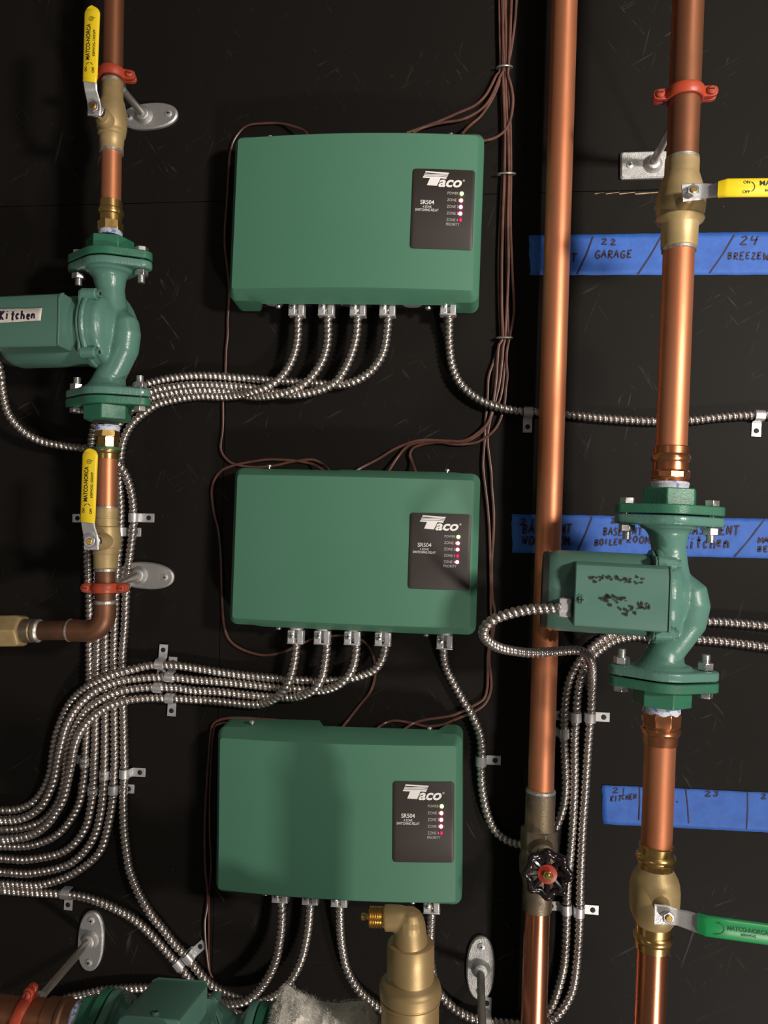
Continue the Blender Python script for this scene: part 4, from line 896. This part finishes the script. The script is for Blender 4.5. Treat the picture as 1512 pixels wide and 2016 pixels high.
def make_pump(label, bx0=-.100, bx1=-.0185, mx=0.0):
    t = thing('circulator_pump', label, 'pump', (0, 0, 0), 'green circulator pumps')
    X = Matrix.Rotation(-PI/2, 4, 'Y')    # local z -> -x
    mb = MB()
    flange_plate(mb, FV-.0105, FV-.0008); flange_plate(mb, -FV+.0008, -FV+.0105)
    # neck flares
    mb.lathe([(FV-.014, .026), (FV-.006, .030)], None, 32); mb.lathe([(-FV+.006, .030), (-FV+.014, .026)], None, 32)
    for s_ in (-1, 1): # webs on the casting under the bolts
        mb.rings([[(s_*x, y, s2*z) for x, y, z in ((.010, -.010, FV-.014), (.044, -.006, FV-.0105), (.044, .006, FV-.0105), (.010, .010, FV-.014))] + [(s_*.010, 0, s2*(FV-.030))] for s2 in (1,)], 0) if False else None
    mb.tube([(0, 0, FV-.006), (0, 0, FV-.019), (.001, 0, .048), (.002, 0, .034), (.002, 0, .018), (.002, 0, -.006)], [.030, .0190, .0165, .0175, .021, .024], 28)
    mb.tube([(0, 0, -FV+.006), (0, 0, -FV+.018), (.004, 0, -FV+.030), (.013, -.002, -.038), (.0215, -.004, -.024), (.0240, -.005, -.006), (.0225, -.004, .004), (.016, -.002, .010), (.006, 0, .012)], [.030, .0205, .0172, .0165, .0170, .0172, .0165, .0145, .012], 28)
    # volute drum about -x
    mb.lathe([(-.012, .030), (-.009, .0370), (-.003, .0415), (.006, .0440), (.012, .0450)], X, 44)
    mb.lathe([(-.019, .012), (-.017, .022), (-.013, .029), (-.004, .034)], X, 36)
    mb.tube([(.004+.005*math.sin(a), .034*math.sin(a)*1.0, .034*math.cos(a)) for a in [PI*2*k/24*.9 for k in range(25)]], [.0085+.0045*(1-k/24) for k in range(25)], 16)
    v = mb.build('volute', M_pump, t, world=False)
    r = v.modifiers.new('weld', 'REMESH'); r.mode = 'VOXEL'; r.voxel_size = .0013; r.use_smooth_shade = True
    s_ = v.modifiers.new('soft', 'SMOOTH'); s_.factor = .8; s_.iterations = 7
    # cast rib round the drum
    mb = MB(); mb.rings([[(x, rr*math.cos(a), rr*math.sin(a)) for x, rr in ((-.006, .0455), (-.0085, .0475), (-.0115, .0475), (-.0135, .0455))] for a in [2*PI*k/48 for k in range(48)]], loop=True)
    for a in (45, 135, 225, 315):
        c = Vector((0, .0475*math.cos(math.radians(a)), .0475*math.sin(math.radians(a))))
        mb.lathe([(-.003, .0062), (.0145, .0070)], Matrix.Translation(c) @ X, 18)
    mb.build('mounting_ring', M_pump, t, world=False, bevel=.0008)
    mb = MB()
    pts = []
    for a in range(0, 360, 6):
        q = math.radians(a); rr = .0455 + .0085*max(0, math.cos(4*(q-PI/4)))**4*1.0; pts.append((rr*math.sin(q), rr*math.cos(q)))
    mb.prism([(-z, y) for y, z in pts], .0140, .0168, X); mb.build('mounting_plate', M_sheet, t, world=False, bevel=.0005)
    for a in (45, 135, 225, 315):
        c = Vector((0, .0475*math.cos(math.radians(a)), .0475*math.sin(math.radians(a)))); m = MB(); m.lathe([(-.0070, .0042), (-.003, .0042)], Matrix.Translation(c) @ X, 12); m.box((0, 0, -.0071), (.004, .004, .0004), Matrix.Translation(c) @ X, 1)
        m.build('casing_bolt', [M_pump, M_ink], t, world=False)
    mb = MB(); mb.lathe([(.0165, .0395), (.020, .0410), (.112+mx, .0410), (.121+mx, .0385), (.126+mx, .034), (.127+mx, .0001)], X, 56); mb.build('motor_housing', M_pump_d if False else M_sheet, t, world=False)
    mb = MB(); mb.rings([[(-x-mx, rr*math.cos(a), rr*math.sin(a)) for x, rr in ((.1215, .0370), (.1225, .0392), (.1275, .0385), (.1285, .035), (.1278, .030), (.1265, .032))] for a in [2*PI*k/48 for k in range(48)]], loop=True)
    mb.build('end_cap', M_dark, t, world=False)
    # junction box with folded cover
    mb = MB(); x0, x1 = bx0, bx1
    sec = [(-.018, .031), (-.046, .0315), (-.0525, .0285), (-.0555, .0225), (-.0560, -.0270), (-.0540, -.0300), (-.018, -.0310)]
    mb.rings([[(x, y, z) for y, z in sec] for x in (x0, x1)])
    jb = mb.build('junction_box', M_sheet, t, world=False, bevel=.0012)
    mb = MB(); sec2 = [(y*1.0-.0008, z*1.012) for y, z in sec]
    mb.rings([[(x, y-.0012, z*1.02) for y, z in sec[1:-1]] for x in (x1-.001, x1+.0012)]); mb.build('cover_lip', M_sheet, jb, world=False, bevel=.0004)
    m = MB(); M = frame(Vector((bx0+.0065, -.0562, -.004)), Vector((0, -1, 0)), Vector((0, 0, 1))); m.lathe([(-.001, .0036), (.001, .0036), (.0022, .0026), (.0024, .0001)], M, 18); m.box((0, 0, .0024), (.0052, .0009, .0006), M, 1); m.box((0, 0, .0024), (.0009, .0052, .0006), M, 1)
    m.build('cover_screw', [M_sheet, M_ink], jb, world=False)
    # cable connector on the motor end of the box
    m = MB(); C = Vector((bx0-.0065, -.040, -.0135)); m.box(C, (.010, .012, .019)); m.box(C+Vector((-.001, -.006, .0)), (.012, .004, .018)); m.lathe([(-.006, .0095), (.004, .0095)], Matrix.Translation(C+Vector((-.002, 0, 0))) @ X, 20)
    cn = m.build('cable_connector', M_zinc, jb, world=False, bevel=.0010)
    cn['label'] = 'zinc cable connector'
    return t
def make_flange(label):
    """companion flange; local +z is away from the pump"""
    t = thing('pump_flange', label, 'flange', (0, 0, 0), 'bolted green pump flanges')
    mb = MB(); flange_plate(mb, .0006, .0098); mb.prism(hexp(.0282, PI/6*.55), .0092, .0262, tap=.985)
    mb.build('flange_body', M_flange, t, world=False, bevel=.0011)
    for s_ in (-1, 1):
        o = Matrix.Translation((s_*.0398, 0, 0)); m = MB()
        m.prism(hexp(.0078, .3+s_*.2), .0100, .0160, o); th = [(-.0262, .0040)]
        for k in range(7): th += [(-.0255+k*.0014, .0044), (-.0248+k*.0014, .0036)]
        m.lathe(th+[(-.015, .0042), (.010, .0042)], o, 14)
        b = m.build('bolt', M_bolt, t, world=False, bevel=.0004)
        m = MB(); m.prism(hexp(.0082, .5-s_*.25), -.0182, -.0112, o); m.build('nut', M_bolt, b, world=False, bevel=.0006)
    return t
def pumpM(ax, v, yaw):
    z = -ax.t; y = (Vector((0, 1, 0))-Vector((0, 1, 0)).dot(z)*z).normalized(); x = y.cross(z)
    m = Matrix((x, y, z)).transposed().to_4x4(); m.translation = ax.at(v); return m @ Matrix.Rotation(math.radians(yaw), 4, 'Z')
RX = Matrix.Rotation(PI, 4, 'Y')
MP = [pumpM(AL, 651, -3), pumpM(AR, 1174, -5)]
cz = AP.t; c3 = AP.at(358); m3 = Matrix((Vector((0, 1, 0)), Vector((0, 0, 1)).cross(Vector((0, 0, 1))) , cz))
z_ = -cz; x_ = Vector((0, 1, 0)); x_ = (x_-x_.dot(z_)*z_).normalized(); y_ = z_.cross(x_); m3 = Matrix((x_, y_, z_)).transposed().to_4x4(); m3.translation = c3
MP.append(m3 @ Matrix.Rotation(math.radians(8), 4, 'Z'))
pl = ['green circulator pump on the left pipe with a white kitchen label', 'green circulator pump on the right pipe with smudged black marker writing', 'green circulator pump lying along the bottom left edge, junction box up']
fl = [('top green bolted flange of the left pump', 'bottom green bolted flange of the left pump'), ('top green bolted flange of the right pump', 'bottom green bolted flange of the right pump'), ('left green flange of the low horizontal pump', 'right green flange of the low horizontal pump')]
pump0 = flange0 = None
for k in range(3):
    p = make_pump(pl[k], *((-.112, -.030, 0), (-.0915, -.0050, -.007), (-.100, -.0185, 0))[k])
    p.matrix_world = MP[k]
    for j, (s_, R_) in enumerate(((1, Matrix.Identity(4)), (-1, RX))):
        if flange0 is None: f = flange0 = make_flange('')
        else: f = copy_tree(flange0)
        # the low pump's +z points left
        f['label'] = fl[k][j]; f.matrix_world = MP[k] @ Matrix.Translation((0, 0, s_*FV)) @ R_
# marker smudges on the right pump's box
random.seed(5); mb = MB(); fnm = lambda x, z: MP[1] @ Vector((x, -.0563-.0002, z))
def blots(x0, x1, z, n, h, big):
    for i in range(n):
        x = x0+(x1-x0)*i/n+random.uniform(-.0006, .0006); zz = z+random.uniform(-h, h); L = random.uniform(.002, .0045)*big; a = random.choice((.9, -.8, 2.2, .2, -.3))
        stroke(mb, [(x, zz), (x+L*.5*math.cos(a)+random.uniform(-.0005, .0005), zz+L*.5*math.sin(a)), (x+L*math.cos(a+.3), zz+L*math.sin(a+.3))], random.uniform(.0009, .0022), lambda p, q: fnm(p, q), 0, .5)
blots(-.079, -.030, .0165, 30, .0028, .8); blots(-.066, -.045, -.0015, 20, .003, 1.0); blots(-.048, -.034, -.0115, 13, .0032, 1.0); blots(-.034, -.024, -.006, 9, .003, 1.0); blots(-.068, -.060, -.0030, 8, .003, .9)
jb = [c for c in bpy.data.objects if c.name.startswith('junction_box') and c.parent and c.parent['label'] == pl[1]][0]
inv = MP[1].inverted(); mb.v = [inv @ p for p in mb.v]
o = mb.build('marker_smudges', M_ink, jb, world=False, smooth=False)
# white kitchen label stuck on the left pump's box
ML = MP[0]; inv = ML.inverted()
def onbox(u, v):
    # meet the cover plane y = -.0568 of the pump frame
    w = ray(u, v); o_ = inv @ CAM; d_ = inv.to_3x3() @ w; k = (-.0572-o_.y)/d_.y; return CAM + w*k
t = thing('name_label', 'white label handwritten kitchen on the left pump', 'label', onbox(40, 620))
a, b = [onbox(-20, 609), onbox(83, 607), onbox(80, 631), onbox(-20, 637)], []
mb = MB(); K = 16
top = [a[0].lerp(a[1], k/K)+Vector((0, 0, random.uniform(-.0002, .0002))) for k in range(K+1)]; bot = [a[3].lerp(a[2], k/K)+Vector((0, 0, random.uniform(-.0002, .0002))) for k in range(K+1)]
mb.add(top+bot, [(i, i+1, K+2+i, K+1+i) for i in range(K)]); o = mb.build('paper_strip', M_label, t); s_ = o.modifiers.new('thick', 'SOLIDIFY'); s_.thickness = .00015
mb = MB(); hand(mb, 'Kitchen', 1, 612, 17, 10.3, lambda u, v: onbox(u, v)+Vector((0, -.0004, 0)), 2.6); mb.build('handwriting', M_marker, t, smooth=False)
# pipe into the low pump
pipe(AP, -500, 96, 33, M_copper_brown, 'wide copper pipe at the bottom left corner')
t = fitting(AP, 'copper_adapter', 'dull copper adapter entering the low horizontal pump', [('press_socket', M_copper_dull, [(92, 35), (94, 37.5), (118, 37), (122, 40), (128, 40), (132, 36), (148, 36), (149, 30)], None), ('thread_tape', M_tape, [(147, 34), (152, 37), (158, 36), (172, 35)], None)])
# ------------------------------------------------------------------ brass air vent
AV = Axis((809, 1800), (807, 2016), .215)
t = thing('air_vent', 'tall satin brass air separator with a bent cap in front of the bottom relay box', 'air vent', AV.at(1990))
mb = MB(); AV.lathe(mb, [(1850, 30), (1852, 41), (1856, 45), (1863, 46), (1880, 46.5), (1924, 46.5), (1926, 48), (1930, 54), (1936, 59), (1942, 60.5), (1958, 60.5), (1960, 58), (1963, 57.5), (1964, 59), (1969, 59), (1970, 57), (2600, 57)], 56)
mb.build('body', M_vent_brass, t)
s_ = sc(800, 1810, .23); h0 = P(762, 1806, .225); pts = [P(757, 1807, .225), P(770, 1807, .225), P(785, 1808, .225), P(800, 1812, .225)]
mb = MB(); c = catmull(pts, .003); n_ = len(c); mb.tube(c, 24.5*s_, 36); mb.sphere(P(806, 1818, .2245), 31.5*s_); mb.tube([P(806, 1818, .2245), P(807, 1845, .22), P(808, 1872, .216)], [31.5*s_, 34*s_, 37*s_], 36); o = mb.build('bent_cap', M_vent_brass, t)
r = o.modifiers.new('weld', 'REMESH'); r.mode = 'VOXEL'; r.voxel_size = .0009; r.use_smooth_shade = True
s2 = o.modifiers.new('soft', 'SMOOTH'); s2.iterations = 8
AN = Axis((700, 1804), (780, 1807), .225, True)
mb = MB(); pr = [(727, 15)]
for k in range(8): pr += [(728.5+k*3.4, 20), (730.2+k*3.4, 17.8)]
AN.lathe(mb, pr+[(757, 20), (763, 24), (764, 20)], 36); mb.build('threaded_end', M_brass, t)
mb = MB(); AN.lathe(mb, [(711, 3), (712, 6.5), (718, 7), (719, 5), (724, 5), (728, 8)], 18); mb.build('relief_pin', M_brass, t)
# ------------------------------------------------------------------ wool rag
random.seed(3); mb = MB(); N1, N2 = 60, 26; base = [P(u, v, .17) for u, v in ((528, 2030), (538, 1992), (548, 1972), (560, 1965), (580, 1972), (605, 1985), (640, 1998), (690, 1996), (720, 2000), (740, 2030))]
topc = catmull(base, .003); N1 = len(topc); vs = []
for j in range(N2):
    q = j/(N2-1)
    for i, p in enumerate(topc):
        dpt = math.sin(q*PI)*.045; z = p.z - .09*q*q*1.2 if q > 0 else p.z
        a = q*PI; x = p.x; y = p.y - .055*math.sin(a*.5)*1.0 + .02; z = p.z - .085*(1-math.cos(a*.5))
        k = noise.noise(Vector((x*45, y*45, z*45)))*.007 + noise.noise(Vector((x*140, y*140, z*140)))*.0035 + noise.noise(Vector((x*420, y*420, z*420)))*.0016
        vs.append((x, y-k, z+k))
mb.add(vs, [(j*N1+i, j*N1+i+1, (j+1)*N1+i+1, (j+1)*N1+i) for j in range(N2-1) for i in range(N1-1)])
t = thing('wool_rag', 'rumpled off-white wool cloth at the bottom edge, left of the brass vent', 'cloth', P(620, 2010, .12))
o = mb.build('cloth_body', M_cloth, t); s_ = o.modifiers.new('thick', 'SOLIDIFY'); s_.thickness = .004
mb = MB()
for i in range(9000):
    j = random.randrange(0, int(N2*.75)); k = random.randrange(N1); p = Vector(vs[j*N1+k])+Vector([random.uniform(-.002, .002) for _ in range(3)])
    d_ = Vector((random.uniform(-1, 1), random.uniform(-1.2, .1), random.uniform(-.5, 1))).normalized()*random.uniform(.002, .006); w_ = Vector((d_.z, 0, -d_.x)).normalized()*.00022
    mb.add([p-w_, p+w_, p+d_], [(0, 1, 2)])
o = mb.build('fibres', M_cloth, t, smooth=False); o['kind'] = 'stuff'
# ------------------------------------------------------------------ light
def area(name, loc, target, size, power, col, sy=None, spread=180):
    l = bpy.data.lights.new(name, 'AREA'); l.energy = power; l.size = size; l.color = col
    if sy: l.shape = 'RECTANGLE'; l.size_y = sy
    l.spread = math.radians(spread)
    o = bpy.data.objects.new(name, l); COL.objects.link(o); o.location = loc
    o.rotation_euler = (Vector(target)-Vector(loc)).to_track_quat('-Z', 'Y').to_euler(); return o
area('work_lamp', (1.1, -1.6, ZC-1.6), (-.05, 0, ZC), .2, 30, (1, .91, .82))
area('bulb_lamp', (.95, -1.25, ZC+.32), (.15, 0, ZC+.65), .14, 12, (1, .92, .83), spread=130)
area('ceiling_lamp', (.75, -1.15, ZC+1.25), (.2, 0, ZC+.6), .3, 2.5, (1, .92, .83))
area('room_lamp', (-.9, -1.7, ZC-.1), (-.1, 0, ZC), .3, 1.0, (1, .93, .86))
wd = bpy.data.worlds.new('room'); SC.world = wd; wd.use_nodes = True
bg = wd.node_tree.nodes['Background']; bg.inputs['Color'].default_value = (.07, .062, .056, 1); bg.inputs['Strength'].default_value = 1.0
# ------------------------------------------------------------------ camera
cd = bpy.data.cameras.new('camera'); cd.sensor_fit = 'HORIZONTAL'; cd.sensor_width = 36; cd.lens = 36*F/1512; cd.clip_start = .01
co = bpy.data.objects.new('camera', cd); COL.objects.link(co)
m = Matrix((Xc, Yc, Zc)).to_4x4(); m.translation = CAM; co.matrix_world = m
SC.camera = co
vsn = SC.view_settings; SC.display_settings.display_device = 'sRGB'; vsn.view_transform = 'Standard'; vsn.look = 'None'; vsn.exposure = 0; vsn.gamma = 1; vsn.use_curve_mapping = False
